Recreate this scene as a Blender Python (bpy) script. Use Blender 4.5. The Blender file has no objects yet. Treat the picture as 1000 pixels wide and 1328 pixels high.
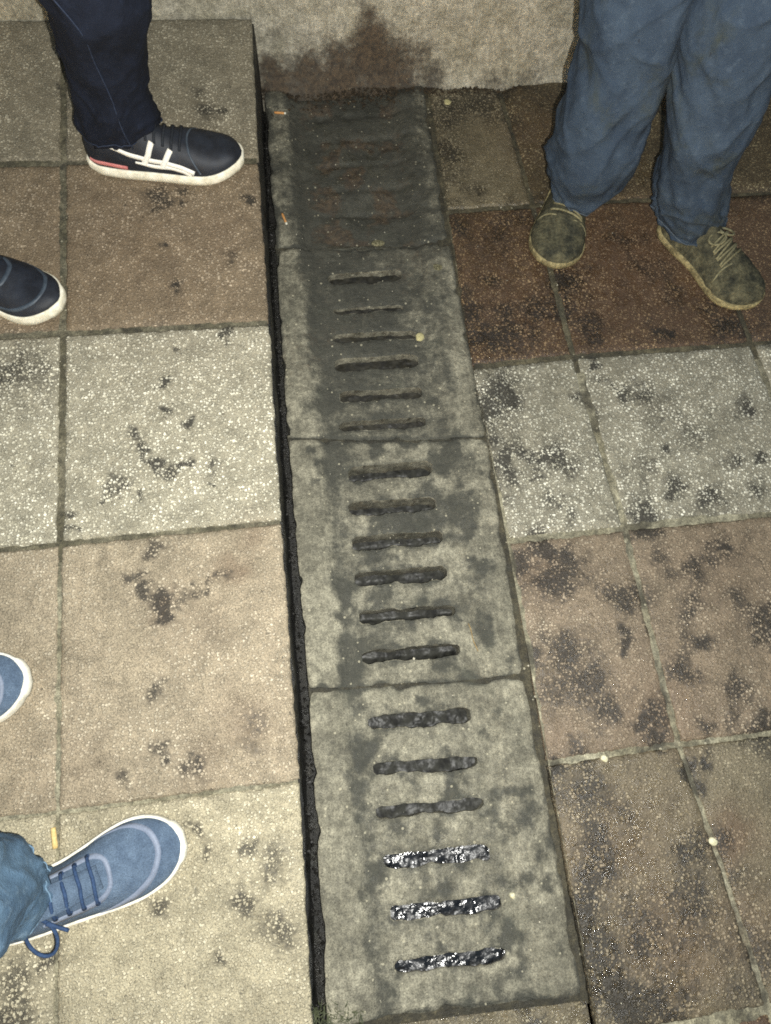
import bpy, bmesh, math, random
import numpy as np
from mathutils import Vector, Matrix, geometry as mgeo
rng = np.random.default_rng(7); random.seed(7)
S = bpy.context.scene
C = S.collection
# ------------------------------------------------------------------ camera
F, CZ = 868.05, 1.2234                      # focal length in pixels of a 1000 x 1328 picture, camera height
ANG = (-0.320265, 0.351232, 0.218962)
def Rz(a): return np.array([[math.cos(a), -math.sin(a), 0], [math.sin(a), math.cos(a), 0], [0, 0, 1]])
def Rx(a): return np.array([[1, 0, 0], [0, math.cos(a), -math.sin(a)], [0, math.sin(a), math.cos(a)]])
RC = Rz(ANG[0]) @ Rx(ANG[1]) @ Rz(ANG[2])
cam = bpy.data.cameras.new('camera'); cam.sensor_fit = 'HORIZONTAL'; cam.sensor_width = 36
cam.lens = 36 * F / 1000; cam.clip_start = .02; cam.clip_end = 400
co = bpy.data.objects.new('camera', cam); C.objects.link(co); S.camera = co
M4 = Matrix([list(r) + [0] for r in RC] + [[0, 0, 0, 1]]); M4.translation = (0, 0, CZ)
co.matrix_world = M4
# ------------------------------------------------------------------ night sky, the phone's flash, exposure
w = bpy.data.worlds.new('World'); S.world = w; w.use_nodes = True
wn = w.node_tree.nodes; bg = wn['Background']
sky = wn.new('ShaderNodeTexSky'); sky.sky_type = 'NISHITA'; sky.sun_disc = False
sky.sun_elevation = math.radians(9); sky.sun_rotation = math.radians(200)
w.node_tree.links.new(sky.outputs[0], bg.inputs[0]); bg.inputs[1].default_value = .15
fl = bpy.data.lights.new('phone_flash', 'POINT'); fl.energy = 156; fl.color = (1, .99, .935)
fl.shadow_soft_size = .004
fo = bpy.data.objects.new('phone_flash', fl); C.objects.link(fo)
MF = M4.copy(); MF.translation = M4.translation + (M4.to_3x3() @ Vector((.036, -.022, .004)))
fo.matrix_world = MF
S.view_settings.view_transform = 'Standard'; S.view_settings.look = 'None'
S.view_settings.exposure = 0; S.view_settings.gamma = 1; S.view_settings.use_curve_mapping = False
S.cycles.use_denoising = False
S.cycles.max_bounces = 6
S.cycles.sample_clamp_indirect = 4
S.cycles.filter_width = 1.8

# ------------------------------------------------------------------ pixels to places
LP = (.0839, .0111, .0735); RP = (0., .0272, -.0112); GP = (0., 0., 0.)
def plane_z(P, x, y): return P[0] + P[1] * x + P[2] * (y - .5)
def ray(px, py): return RC @ np.array([(px - 500) / F, -(py - 664) / F, -1])
def on(P, px, py):
    d = ray(px, py); t = (P[0] - P[2] * .5 - CZ) / (d[2] - P[1] * d[0] - P[2] * d[1])
    q = d * t; q[2] += CZ; return q
def at_z(px, py, z):
    d = ray(px, py); q = d * ((z - CZ) / d[2]); q[2] = z; return q
def at_y(px, py, y):
    d = ray(px, py); q = d * (y / d[1]); q[2] += CZ; return q

# ------------------------------------------------------------------ helpers
def col(h): 
    return tuple(((int(h[i:i+2], 16) / 255) / 12.92 if int(h[i:i+2], 16) / 255 <= .04045 else ((int(h[i:i+2], 16) / 255 + .055) / 1.055) ** 2.4) for i in (0, 2, 4)) + (1,)
def _hash(ix, iy, s):
    n = (ix * 374761393 + iy * 668265263 + s * 1274126177) & 0xffffffff
    n = ((n ^ (n >> 13)) * 1274126177) & 0xffffffff
    return ((n ^ (n >> 16)) & 0xffff) / 65535.
def vnoise(x, y, s=0):
    x = np.asarray(x, float); y = np.asarray(y, float)
    ix = np.floor(x).astype(np.int64); iy = np.floor(y).astype(np.int64)
    fx = x - ix; fy = y - iy; fx = fx * fx * (3 - 2 * fx); fy = fy * fy * (3 - 2 * fy)
    a = _hash(ix, iy, s); b = _hash(ix + 1, iy, s); c = _hash(ix, iy + 1, s); d = _hash(ix + 1, iy + 1, s)
    return (a * (1 - fx) + b * fx) * (1 - fy) + (c * (1 - fx) + d * fx) * fy
def fbm(x, y, s=0, o=4):
    r = 0; a = .5; t = 0
    for i in range(o):
        r = r + a * vnoise(np.asarray(x) * 2 ** i + 17.3 * i, np.asarray(y) * 2 ** i - 9.1 * i, s + i); t += a; a *= .5
    return r / t
def sstep(a, b, x): t = np.clip((x - a) / (b - a), 0, 1); return t * t * (3 - 2 * t)

def mesh_obj(name, verts, faces, mat, parent=None, smooth=True, attr=None):
    me = bpy.data.meshes.new(name); me.from_pydata([tuple(map(float, v)) for v in verts], [], faces)
    if smooth: me.polygons.foreach_set('use_smooth', [True] * len(me.polygons))
    if attr is not None:
        at = me.attributes.new('grime_shade', 'FLOAT_COLOR', 'POINT'); at.data.foreach_set('color', np.asarray(attr, np.float32).ravel())
    me.update()
    o = bpy.data.objects.new(name, me); C.objects.link(o)
    if mat: me.materials.append(mat)
    if parent: o.parent = parent
    return o
def empty(name, loc=(0, 0, 0), rz=0):
    o = bpy.data.objects.new(name, None); C.objects.link(o); o.location = loc; o.rotation_euler = (0, 0, rz); o.empty_display_size = .1
    return o
def tag(o, label=None, cat=None, group=None, kind=None):
    for k, v in (('label', label), ('category', cat), ('group', group), ('kind', kind)):
        if v: o[k] = v
    return o
def grid_faces(nu, nv, wrap=False, off=0):
    f = []
    for j in range(nv - 1):
        for i in range(nu if wrap else nu - 1):
            a = off + j * nu + i; b = off + j * nu + (i + 1) % nu
            f.append((a, b, b + nu, a + nu))
    return f
def tube(pts, r, n=8, cap=True):
    pts = [np.array(p, float) for p in pts]; V = []; Fc = []
    rr = r if hasattr(r, '__len__') else [r] * len(pts)
    up = np.array([0, 0, 1.]); 
    for i, p in enumerate(pts):
        t = pts[min(i + 1, len(pts) - 1)] - pts[max(i - 1, 0)]; t /= np.linalg.norm(t) + 1e-9
        a = np.cross(t, up)
        if np.linalg.norm(a) < .1: a = np.cross(t, [1, 0, 0])
        a /= np.linalg.norm(a); b = np.cross(t, a); up = np.cross(a, t) if False else up
        for k in range(n):
            an = 2 * math.pi * k / n; V.append(p + rr[i] * (a * math.cos(an) + b * math.sin(an)))
    Fc = grid_faces(n, len(pts), True)
    if cap: Fc += [tuple(range(n))[::-1], tuple(len(V) - n + k for k in range(n))]
    return V, Fc
def join(parts):
    V = []; Fc = []
    for v, f in parts:
        o = len(V); V += list(v); Fc += [tuple(i + o for i in q) for q in f]
    return V, Fc

# ------------------------------------------------------------------ materials
class NT:
    def __init__(s, name):
        s.m = bpy.data.materials.new(name); s.m.use_nodes = True; s.t = s.m.node_tree; s.n = s.t.nodes
        s.b = s.n['Principled BSDF']; s.out = s.n['Material Output']
    def node(s, ty, **kw):
        o = s.n.new(ty)
        for k, v in kw.items(): setattr(o, k, v)
        return o
    def L(s, a, b): s.t.links.new(a, b)
    def put(s, sock, v):
        if isinstance(v, (int, float, tuple, list)): sock.default_value = v
        else: s.L(v, sock)
    def math(s, op, a, b=None, c=None, clamp=False):
        o = s.node('ShaderNodeMath', operation=op, use_clamp=clamp); s.put(o.inputs[0], a)
        if b is not None: s.put(o.inputs[1], b)
        if c is not None: s.put(o.inputs[2], c)
        return o.outputs[0]
    def mr(s, v, a, b, c=0, d=1, smooth=True):
        o = s.node('ShaderNodeMapRange', interpolation_type='SMOOTHSTEP' if smooth else 'LINEAR'); s.put(o.inputs[0], v)
        for i, q in enumerate((a, b, c, d)): s.put(o.inputs[i + 1], q)
        return o.outputs[0]
    def mix(s, f, a, b, mode='MIX'):
        o = s.node('ShaderNodeMix', data_type='RGBA', blend_type=mode); s.put(o.inputs[0], f); s.put(o.inputs[6], a); s.put(o.inputs[7], b)
        return o.outputs[2]
    def pos(s):
        o = s.node('ShaderNodeVectorMath', operation='ADD'); s.L(s.node('ShaderNodeNewGeometry').outputs['Position'], o.inputs[0]); o.inputs[1].default_value = (7.31, 5.77, 3.19)
        return o.outputs[0]
    def obj(s):
        o = s.node('ShaderNodeVectorMath', operation='ADD'); s.L(s.node('ShaderNodeTexCoord').outputs['Object'], o.inputs[0]); o.inputs[1].default_value = (4.31, 6.17, 2.83)
        return o.outputs[0]
    def noise(s, v, sc, det=4, rough=.55, dist=0):
        o = s.node('ShaderNodeTexNoise'); s.L(v, o.inputs['Vector']); o.inputs['Scale'].default_value = sc; o.inputs['Detail'].default_value = det
        o.inputs['Roughness'].default_value = rough; o.inputs['Distortion'].default_value = dist; return o.outputs[0]
    def vor(s, v, sc, feature='F1', rnd=1):
        o = s.node('ShaderNodeTexVoronoi', feature=feature); s.L(v, o.inputs['Vector']); o.inputs['Scale'].default_value = sc
        o.inputs['Randomness'].default_value = rnd; return o
    def sep(s, c):
        o = s.node('ShaderNodeSeparateColor'); s.L(c, o.inputs[0]); return o.outputs
    def bump(s, h, st, d, nrm=None):
        o = s.node('ShaderNodeBump'); s.put(o.inputs['Height'], h); o.inputs['Strength'].default_value = st; o.inputs['Distance'].default_value = d
        if nrm: s.L(nrm, o.inputs['Normal'])
        return o.outputs[0]
    def fin(s, c, r, n=None, spec=.5):
        s.put(s.b.inputs['Base Color'], c); s.put(s.b.inputs['Roughness'], r); s.b.inputs['Specular IOR Level'].default_value = spec
        if n: s.L(n, s.b.inputs['Normal'])
        return s.m

def tile_mat(name, matrix, peb_lo, peb_hi, cover, dirt, grime_shade='15130f', scale=185, peb_amt=1.0, warm='574230', rough=.72):
    t = NT(name); p = t.pos()
    # irregular chips: bend the cells a little
    wv = t.node('ShaderNodeTexNoise'); t.L(p, wv.inputs['Vector']); wv.inputs['Scale'].default_value = 210
    vm = t.node('ShaderNodeVectorMath', operation='MULTIPLY_ADD'); t.L(wv.outputs['Color'], vm.inputs[0]); vm.inputs[1].default_value = (.004,) * 3; t.L(p, vm.inputs[2])
    pv = vm.outputs[0]
    v1 = t.vor(pv, scale); v2 = t.vor(pv, scale * 2.3)
    c1 = t.sep(v1.outputs['Color']); c2 = t.sep(v2.outputs['Color'])
    size = t.math('MULTIPLY_ADD', c1[1], .34, .2)                               # chips of many sizes
    m1 = t.mr(t.math('SUBTRACT', size, v1.outputs['Distance']), -.06, .07)
    m2 = t.math('MULTIPLY', t.mr(v2.outputs['Distance'], .46, .3), t.math('GREATER_THAN', c2[0], .45))
    peb = t.math('MAXIMUM', m1, t.math('MULTIPLY', m2, .85))
    ca = t.sep(t.node('ShaderNodeAttribute', attribute_name='grime_shade').outputs['Color'])
    cv = t.mr(t.noise(p, 9, 5, .65), .5 - cover * .5, .98 - cover * .45)         # where the chips show through the dirt film
    cv = t.math('ADD', t.math('MULTIPLY', cv, .75), .25)
    pc = t.mix(t.math('POWER', c1[0], 1.3), col(peb_lo), col(peb_hi))
    body = t.mix(t.noise(p, 35, 5, .6), col(matrix), col(dirt))
    c = t.mix(t.math('MULTIPLY', t.math('MULTIPLY', peb, cv), peb_amt), body, pc)
    film = t.mr(t.noise(p, 6, 6, .7, .6), .42, .72)
    c = t.mix(t.math('MULTIPLY', film, .55), c, col(dirt))
    blot = t.noise(p, 22, 6, .72, .4)
    c = t.mix(.55, c, t.mix(t.mr(blot, .3, .7), (.5, .5, .48, 1), (1.35, 1.35, 1.35, 1)), 'MULTIPLY')
    fine = t.noise(p, 420, 2)
    c = t.mix(.8, c, t.mix(t.mr(fine, .25, .75, 0, 1, False), (.4, .4, .4, 1), (1.55, 1.55, 1.55, 1)), 'MULTIPLY')
    c = t.mix(t.math('MULTIPLY', ca[1], .85), c, t.mix(t.math('MULTIPLY', peb, c1[0]), col(warm), col('86705a')))
    # pits and black specks, more of them where grime gathers
    sp = t.math('GREATER_THAN', t.math('ADD', t.noise(p, 120, 3, .7), t.math('MULTIPLY', ca[0], .16)), .69)
    g = t.math('ADD', ca[0], t.math('MULTIPLY', t.math('SUBTRACT', t.noise(p, 105, 9, .85), .5), 1.75))
    g = t.math('ADD', g, t.math('MULTIPLY', t.math('SUBTRACT', .5, peb), .5))
    gm = t.math('MAXIMUM', t.mr(g, .32, .95), t.math('MULTIPLY', sp, .7))
    c = t.mix(t.math('MULTIPLY', gm, .86), c, col(grime_shade))
    wet = t.math('MULTIPLY', ca[2], t.mr(t.noise(p, 60, 3), .4, .6))
    r = t.math('SUBTRACT', rough, t.math('MULTIPLY', wet, .5))
    r = t.math('SUBTRACT', r, t.math('MULTIPLY', t.math('GREATER_THAN', c1[2], .9), t.math('MULTIPLY', peb, .3)))
    h = t.math('ADD', t.math('MULTIPLY', peb, .6), t.math('MULTIPLY', t.noise(p, 230, 4, .7), .8))
    n = t.bump(h, 1, .0026)
    return t.fin(c, r, n, .5)

def concrete_mat(name, lo, hi, grime_shade, wetrough=.3, rough=.8, speck=.6, con=1.):
    t = NT(name); p = t.pos()
    a = t.sep(t.node('ShaderNodeAttribute', attribute_name='grime_shade').outputs['Color'])
    n1 = t.noise(p, 13, 8, .62); n2 = t.noise(p, 85, 6, .7); n3 = t.noise(p, 420, 2, .7); n4 = t.noise(p, 42, 10, .78)
    mpv = t.node('ShaderNodeMapping'); t.L(p, mpv.inputs['Vector']); mpv.inputs['Scale'].default_value = (1, .12, .12); n5 = t.noise(mpv.outputs[0], 160, 4, .6)
    c = t.mix(t.mr(n1, .35, .65), col(lo), col(hi))
    c = t.mix(.75 * con, c, t.mix(t.mr(n4, .42, .58), (.62, .62, .6, 1), (1.2, 1.2, 1.18, 1)), 'MULTIPLY')
    c = t.mix(.35, c, t.mix(t.mr(n5, .35, .65), (.65, .65, .65, 1), (1.25, 1.25, 1.25, 1)), 'MULTIPLY')
    c = t.mix(.7 * con, c, t.mix(t.mr(n2, .4, .6), (.6, .6, .58, 1), (1.28, 1.28, 1.26, 1)), 'MULTIPLY')
    c = t.mix(.8, c, t.mix(t.mr(n3, .25, .75, 0, 1, False), (.3, .3, .3, 1), (1.7, 1.7, 1.7, 1)), 'MULTIPLY')
    g = t.math('ADD', a[0], t.math('MULTIPLY', t.math('SUBTRACT', t.noise(p, 50, 10, .8), .5), 1.5))
    c = t.mix(t.math('MULTIPLY', t.mr(g, .25, .8), .85), c, col(grime_shade))
    wm = t.mr(t.math('ADD', a[1], t.math('MULTIPLY', t.math('SUBTRACT', t.noise(p, 75, 9, .8), .5), 1.7)), .25, .7)
    c = t.mix(t.math('MULTIPLY', wm, .7), c, t.mix(t.mr(n2, .35, .65), col('2b2118'), col('544431')))
    sp = t.vor(p, 110); sc = t.sep(sp.outputs['Color'])
    chip = t.math('MULTIPLY', t.math('LESS_THAN', sp.outputs['Distance'], t.math('MULTIPLY', sc[1], .3)), t.math('GREATER_THAN', sc[0], .8))
    c = t.mix(t.math('MULTIPLY', chip, speck), c, col('a8a28a'))
    moss = t.mr(t.noise(p, 11, 5, .7), .55, .75)
    c = t.mix(t.math('MULTIPLY', moss, .3), c, col('43463a'))
    pit = t.math('GREATER_THAN', t.noise(p, 150, 4, .75), .655)
    c = t.mix(t.math('MULTIPLY', pit, .6), c, col('1c1b16'))
    wet = t.math('MULTIPLY', a[2], t.mr(t.noise(p, 45, 5), .45, .58))
    r = t.math('SUBTRACT', rough, t.math('MULTIPLY', wet, rough - wetrough))
    h = t.math('ADD', t.math('MULTIPLY', n2, .9), t.math('MULTIPLY', n3, .5))
    h = t.math('ADD', h, t.math('MULTIPLY', chip, .3))
    return t.fin(c, r, t.bump(h, 1, .0042), .5)

def plain(name, c1, c2, sc=60, rough=.7, bump=.3, bd=.001, spec=.4, fine=500, fa=.4):
    t = NT(name); p = t.obj()
    c = t.mix(t.mr(t.noise(p, sc, 5, .6), .3, .7), col(c1), col(c2))
    n = t.noise(p, fine, 3)
    c = t.mix(fa, c, t.mix(t.mr(n, .25, .75, 0, 1, False), (.4, .4, .4, 1), (1.5, 1.5, 1.5, 1)), 'MULTIPLY')
    return t.fin(c, rough, t.bump(n, bump, bd), spec)

def denim_mat(name, c1, c2, fade, dirt=None):
    t = NT(name); p = t.obj()
    w1 = t.node('ShaderNodeTexWave', wave_type='BANDS', bands_direction='DIAGONAL'); t.L(p, w1.inputs['Vector']); w1.inputs['Scale'].default_value = 260; w1.inputs['Distortion'].default_value = 2; w1.inputs['Detail'].default_value = 2
    n1 = t.noise(p, 14, 6, .65); n3 = t.noise(p, 650, 2, .8); n4 = t.noise(p, 60, 4, .7)
    c = t.mix(t.mr(n1, .3, .7), col(c1), col(c2))
    c = t.mix(t.math('MULTIPLY', t.mr(n4, .5, .75), .45), c, col(fade))
    c = t.mix(.7, c, t.mix(n3, (.45, .45, .5, 1), (1.45, 1.45, 1.45, 1)), 'MULTIPLY')
    c = t.mix(.25, c, t.mix(w1.outputs['Fac'], (.6, .6, .6, 1), (1.2, 1.2, 1.2, 1)), 'MULTIPLY')
    if dirt:
        c = t.mix(t.math('MULTIPLY', t.mr(t.noise(p, 9, 6, .7, .4), .5, .72), .75), c, col(dirt))
        sp = t.math('GREATER_THAN', t.noise(p, 75, 3, .65), .7)
        c = t.mix(t.math('MULTIPLY', sp, .6), c, col('1a1d24'))
    h = t.math('ADD', t.math('MULTIPLY', n3, .6), t.math('MULTIPLY', n4, 1.4))
    return t.fin(c, .9, t.bump(h, .8, .0024), .2)

M = {}
M['tan'] = tile_mat('tan_terrazzo', '7c7563', '918a77', 'c2baa3', .55, '6e6654')
M['red'] = tile_mat('red_terrazzo', '7a6c57', '8f806a', 'beaf97', .4, '6b5d48')
M['white'] = tile_mat('white_terrazzo', '8e8977', 'aaa48e', 'ddd8c3', .95, '8a836f', scale=178)
M['pink'] = tile_mat('pink_terrazzo', '8f826d', 'a19680', 'cfc5ae', .35, '857a65', peb_amt=.75)
M['beige'] = tile_mat('beige_terrazzo', '999179', 'aaa28a', 'd6ceb4', .4, '8e866f', peb_amt=.8)
M['white_dirty'] = tile_mat('stained_white_terrazzo', '7f7b6c', '9b9784', 'd8d5c3', .9, '777261', scale=178)
M['pink_dirty'] = tile_mat('stained_pink_terrazzo', '7a6b58', '8e806c', 'b9ad96', .4, '6a5e4c', peb_amt=.65, rough=.62)
M['brown_dirty'] = tile_mat('stained_brown_terrazzo', '6a624f', '7e745f', 'a9a086', .45, '5d5542', peb_amt=.75, rough=.55)
M['red_dirty'] = tile_mat('stained_red_terrazzo', '4f3d2d', '69553e', 'a18a67', .5, '3d2e20', rough=.62)
M['dark'] = tile_mat('dark_brown_terrazzo', '4a3f2c', '5f543b', '9c9070', .5, '3e3524')
M['slab'] = concrete_mat('worn_concrete', '605d50', '7f7b6b', '292a24', con=.8)
M['joint'] = concrete_mat('joint_mortar', '4c4837', '666150', '211f18')
M['joint_dark'] = concrete_mat('joint_dark_grime', '3c382a', '544e3b', '1d1c15')
M['wall'] = concrete_mat('wall_render', '858070', '9d988a', '2c2721', rough=.9, speck=.2, con=.65)
M['joint_pale'] = concrete_mat('pale_joint_mortar', '6a6552', '8a8571', '2f2c22')
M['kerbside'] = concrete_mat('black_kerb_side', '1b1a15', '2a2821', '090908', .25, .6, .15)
def wet_mat(name, c1, c2, r0, r1, b0, spec):
    t = NT(name); p = t.pos()
    c = t.mix(t.mr(t.noise(p, 60, 6, .7), .35, .65), col(c1), col(c2))
    n = t.bump(t.math('ADD', t.noise(p, 95, 3, .6), t.math('MULTIPLY', t.noise(p, 210, 2), .35)), b0, .004)
    return t.fin(c, t.mr(t.noise(p, 55, 4), .4, .62, r0, r1), n, spec)
M['sludge'] = wet_mat('wet_black_sludge', '08090a', '1c1d1e', .16, .5, .55, .7)
M['mud'] = wet_mat('damp_dark_mud', '0d0d0b', '262621', .5, .9, .25, .35)
M['silt'] = wet_mat('dull_silt', '12110d', '28261e', .5, .85, .4, .4)
M['ground'] = plain('packed_earth', '2d281e', '4a4232', 3, .9, .5, .01)

# ------------------------------------------------------------------ grime spots read from the photograph: (px, py, radius px, strength)
def line_spots(pts, r, s, n=8):
    out = []
    for (a, b), (c, d) in zip(pts, pts[1:]):
        for k in range(n):
            f = (k + random.uniform(-.3, .3)) / n; j = lambda: random.gauss(0, r * .45)
            out.append((a + (c - a) * f + j(), b + (d - b) * f + j(), r * random.uniform(.35, .95), s * random.uniform(.55, 1.15)))
    return out
spotsL = (line_spots([(166, 566), (185, 592), (204, 610), (242, 598)], 9, .62) +
  [(150, 630, 16, .35), (160, 640, 8, .5), (140, 640, 8, .4), (285, 605, 14, .35), (292, 602, 8, .35), (25, 485, 44, .34), (60, 490, 20, .3),
   (208, 497, 8, .75), (250, 543, 7, .75), (290, 435, 9, .6), (230, 457, 6, .4), (214, 530, 6, .5), (100, 655, 5, .6), (130, 648, 5, .5), (186, 645, 6, .4), (97, 684, 5, .5), (282, 628, 5, .45)] +
  line_spots([(168, 752), (190, 770), (208, 795), (222, 790)], 10, .62) + line_spots([(240, 775), (262, 765), (295, 745)], 8, .4) +
  [(185, 714, 13, .45), (178, 750, 9, .4), (212, 895, 12, .5), (208, 970, 12, .4), (214, 985, 8, .5), (165, 1005, 12, .45), (240, 995, 12, .35), (262, 1000, 13, .4), (335, 935, 18, .28), (330, 970, 20, .25),
   (256, 1072, 8, .5), (260, 1095, 8, .45), (320, 1160, 20, .48), (335, 1150, 10, .4), (208, 1175, 14, .5), (366, 1205, 24, .42), (355, 1115, 22, .33), (318, 1105, 12, .4), (280, 1255, 9, .48), (255, 1158, 8, .3), (20, 1280, 30, .4), (10, 1315, 28, .5), (62, 1255, 12, .5),
   (265, 140, 14, .5), (288, 138, 8, .4), (250, 118, 8, .3), (208, 260, 13, .55), (234, 268, 8, .5), (322, 255, 10, .7), (236, 375, 7, .6), (240, 250, 9, .4), (215, 322, 7, .5), (300, 330, 8, .35), (70, 120, 8, .3)])
spotsR = ([(650, 505, 28, .62), (640, 530, 24, .5), (637, 570, 10, .5), (690, 588, 11, .6), (653, 597, 12, .45), (664, 622, 12, .5), (710, 650, 10, .5), (735, 670, 9, .4), (720, 590, 40, .2), (706, 595, 4, .8), (745, 520, 12, .5), (700, 490, 25, .15),
   (775, 535, 12, .4), (845, 525, 32, .33), (900, 560, 26, .36), (840, 605, 22, .36), (876, 632, 18, .6), (925, 645, 22, .62), (985, 590, 9, .8), (950, 600, 10, .5), (983, 640, 12, .5), (968, 525, 12, .45), (773, 477, 6, .95), (870, 581, 7, .85), (800, 507, 6, .5), (835, 670, 22, .5), (900, 670, 14, .3),
   (680, 730, 14, .75), (708, 712, 14, .7), (742, 722, 12, .6), (672, 718, 8, .7), (720, 760, 24, .35), (740, 845, 26, .65), (762, 885, 30, .7), (725, 895, 20, .45), (790, 925, 20, .6), (690, 860, 16, .5), (810, 820, 8, .95), (810, 838, 7, .9), (830, 770, 24, .35), (850, 955, 14, .9), (836, 935, 10, .7), (855, 720, 16, .45), (868, 745, 16, .45),
   (920, 827, 10, .9), (936, 708, 6, .8), (955, 780, 12, .5), (890, 790, 20, .3), (985, 830, 20, .4), (900, 880, 16, .4), (960, 890, 18, .45), (985, 930, 16, .7), (925, 945, 12, .6), (915, 745, 18, .2),
   (890, 995, 14, .85), (902, 1015, 10, .8), (918, 983, 10, .7), (728, 1003, 8, .8), (735, 1050, 30, .2), (800, 1060, 40, .2), (770, 1250, 42, .42), (790, 1290, 36, .42), (840, 1200, 60, .2), (760, 1180, 30, .25), (860, 1290, 40, .3), (950, 1140, 30, .3), (985, 1240, 30, .4), (960, 1290, 30, .35), (885, 1120, 20, .35),
   (640, 362, 10, .6), (735, 362, 13, .5), (868, 433, 7, .95), (915, 397, 16, .5), (945, 420, 22, .3), (700, 400, 24, .2), (600, 140, 26, .5), (590, 160, 14, .5), (620, 135, 30, .5), (580, 200, 14, .3), (640, 118, 20, .5), (600, 300, 14, .4), (630, 440, 14, .4), (655, 300, 20, .3), (620, 252, 10, .4)])
spotsG = ([(460, 160, 50, .45), (470, 205, 55, .75), (420, 200, 30, .55), (500, 220, 40, .6), (450, 250, 50, .6), (510, 190, 24, .5), (470, 280, 44, .45), (420, 160, 24, .5), (480, 145, 40, .4), (440, 140, 20, .5),
   (450, 335, 44, .35), (400, 340, 18, .4), (480, 380, 46, .4), (440, 410, 36, .4), (420, 450, 24, .35), (480, 450, 60, .3), (570, 400, 24, .2), (420, 520, 20, .3), (395, 470, 10, .3),
   (392, 585, 8, .8), (398, 600, 9, .9), (402, 615, 7, .9), (440, 600, 30, .3), (600, 590, 30, .35), (610, 660, 26, .4), (560, 640, 24, .3), (540, 675, 20, .35), (440, 760, 18, .4), (620, 745, 20, .3), (590, 700, 14, .3), (480, 725, 20, .25), (500, 825, 26, .25), (625, 810, 18, .3), (450, 880, 24, .4), (415, 889, 16, .8), (440, 840, 18, .4),
   (460, 960, 10, .25), (455, 1060, 10, .45), (460, 1160, 11, .45), (465, 1240, 12, .45), (450, 1010, 10, .45), (560, 1140, 24, .25), (600, 1030, 26, .25), (540, 1210, 24, .22), (690, 1060, 16, .6), (705, 1100, 15, .6), (715, 1140, 12, .65), (688, 1030, 12, .5), (570, 915, 14, .3), (660, 1225, 12, .3), (515, 1090, 24, .2), (600, 1290, 24, .2), (700, 1290, 20, .2), (585, 962, 30, .15)])
warmL = [(200, 310, 150, .25), (280, 300, 60, .3), (250, 800, 60, .14), (325, 940, 40, .3), (270, 990, 40, .25), (212, 790, 20, .5), (300, 740, 20, .5), (330, 690, 24, .4), (25, 420, 40, .2), (90, 1000, 60, .15)]
warmR = [(830, 330, 90, .55), (680, 400, 50, .4), (930, 300, 60, .4), (700, 740, 40, .3), (860, 930, 60, .35), (800, 1100, 110, .35), (870, 1220, 90, .45), (950, 1090, 40, .6), (960, 1200, 60, .4), (720, 960, 30, .25), (940, 740, 60, .15), (700, 170, 60, .3)]
wetR = [(770, 1240, 70, 1), (820, 1100, 160, .7), (880, 1250, 100, .8), (720, 320, 160, .55), (640, 210, 90, .6), (690, 560, 70, .35), (950, 850, 130, .5), (760, 860, 120, .5), (950, 1150, 100, .6)]
wetG = [(460, 200, 110, .6), (480, 420, 100, .35), (540, 720, 120, .45), (570, 1100, 160, .6)]
wetL = [(370, 1130, 60, .5), (330, 960, 60, .3), (200, 320, 120, .2)]
def spot_xy(P, L):
    out = []
    for px, py, r, s in L:
        q = on(P, px, py); e = on(P, px + r, py); out.append((q[0], q[1], np.linalg.norm(e - q), s))
    return out
spotsL = [(a, b, c * 1.08, d * 1.3) for a, b, c, d in spotsL]
SP = {'L': (LP, spot_xy(LP, spotsL), spot_xy(LP, warmL), spot_xy(LP, wetL)),
      'R': (RP, spot_xy(RP, spotsR), spot_xy(RP, warmR), spot_xy(RP, wetR)),
      'G': (GP, spot_xy(GP, spotsG), [], spot_xy(GP, wetG))}
def field(spots, x, y, warp=True):
    wx = x + ((fbm(x * 45, y * 45, 3) - .5) * .034 if warp else 0); wy = y + ((fbm(x * 45, y * 45, 9) - .5) * .034 if warp else 0)
    if warp: wx = wx + (fbm(x * 16, y * 16, 13) - .5) * .05; wy = wy + (fbm(x * 16, y * 16, 19) - .5) * .05
    r = np.zeros_like(x)
    for a, b, ra, s in spots:
        d = np.sqrt((wx - a) ** 2 + (wy - b) ** 2) / ra
        r = np.maximum(r, s * np.exp(-(d ** 2) * .9) * 1.2)
    return r
def grime_shade(side, x, y, base=0, amp=.0, sc=14):
    P, sp, wa, we = SP[side]
    g = field(sp, x, y) + base + amp * sstep(.5, .8, fbm(x * sc, y * sc, 21, 5))
    return np.stack([np.clip(g, 0, 1.2), np.clip(field(wa, x, y), 0, 1), np.clip(field(we, x, y, False), 0, 1), np.ones_like(x)], -1)

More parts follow.
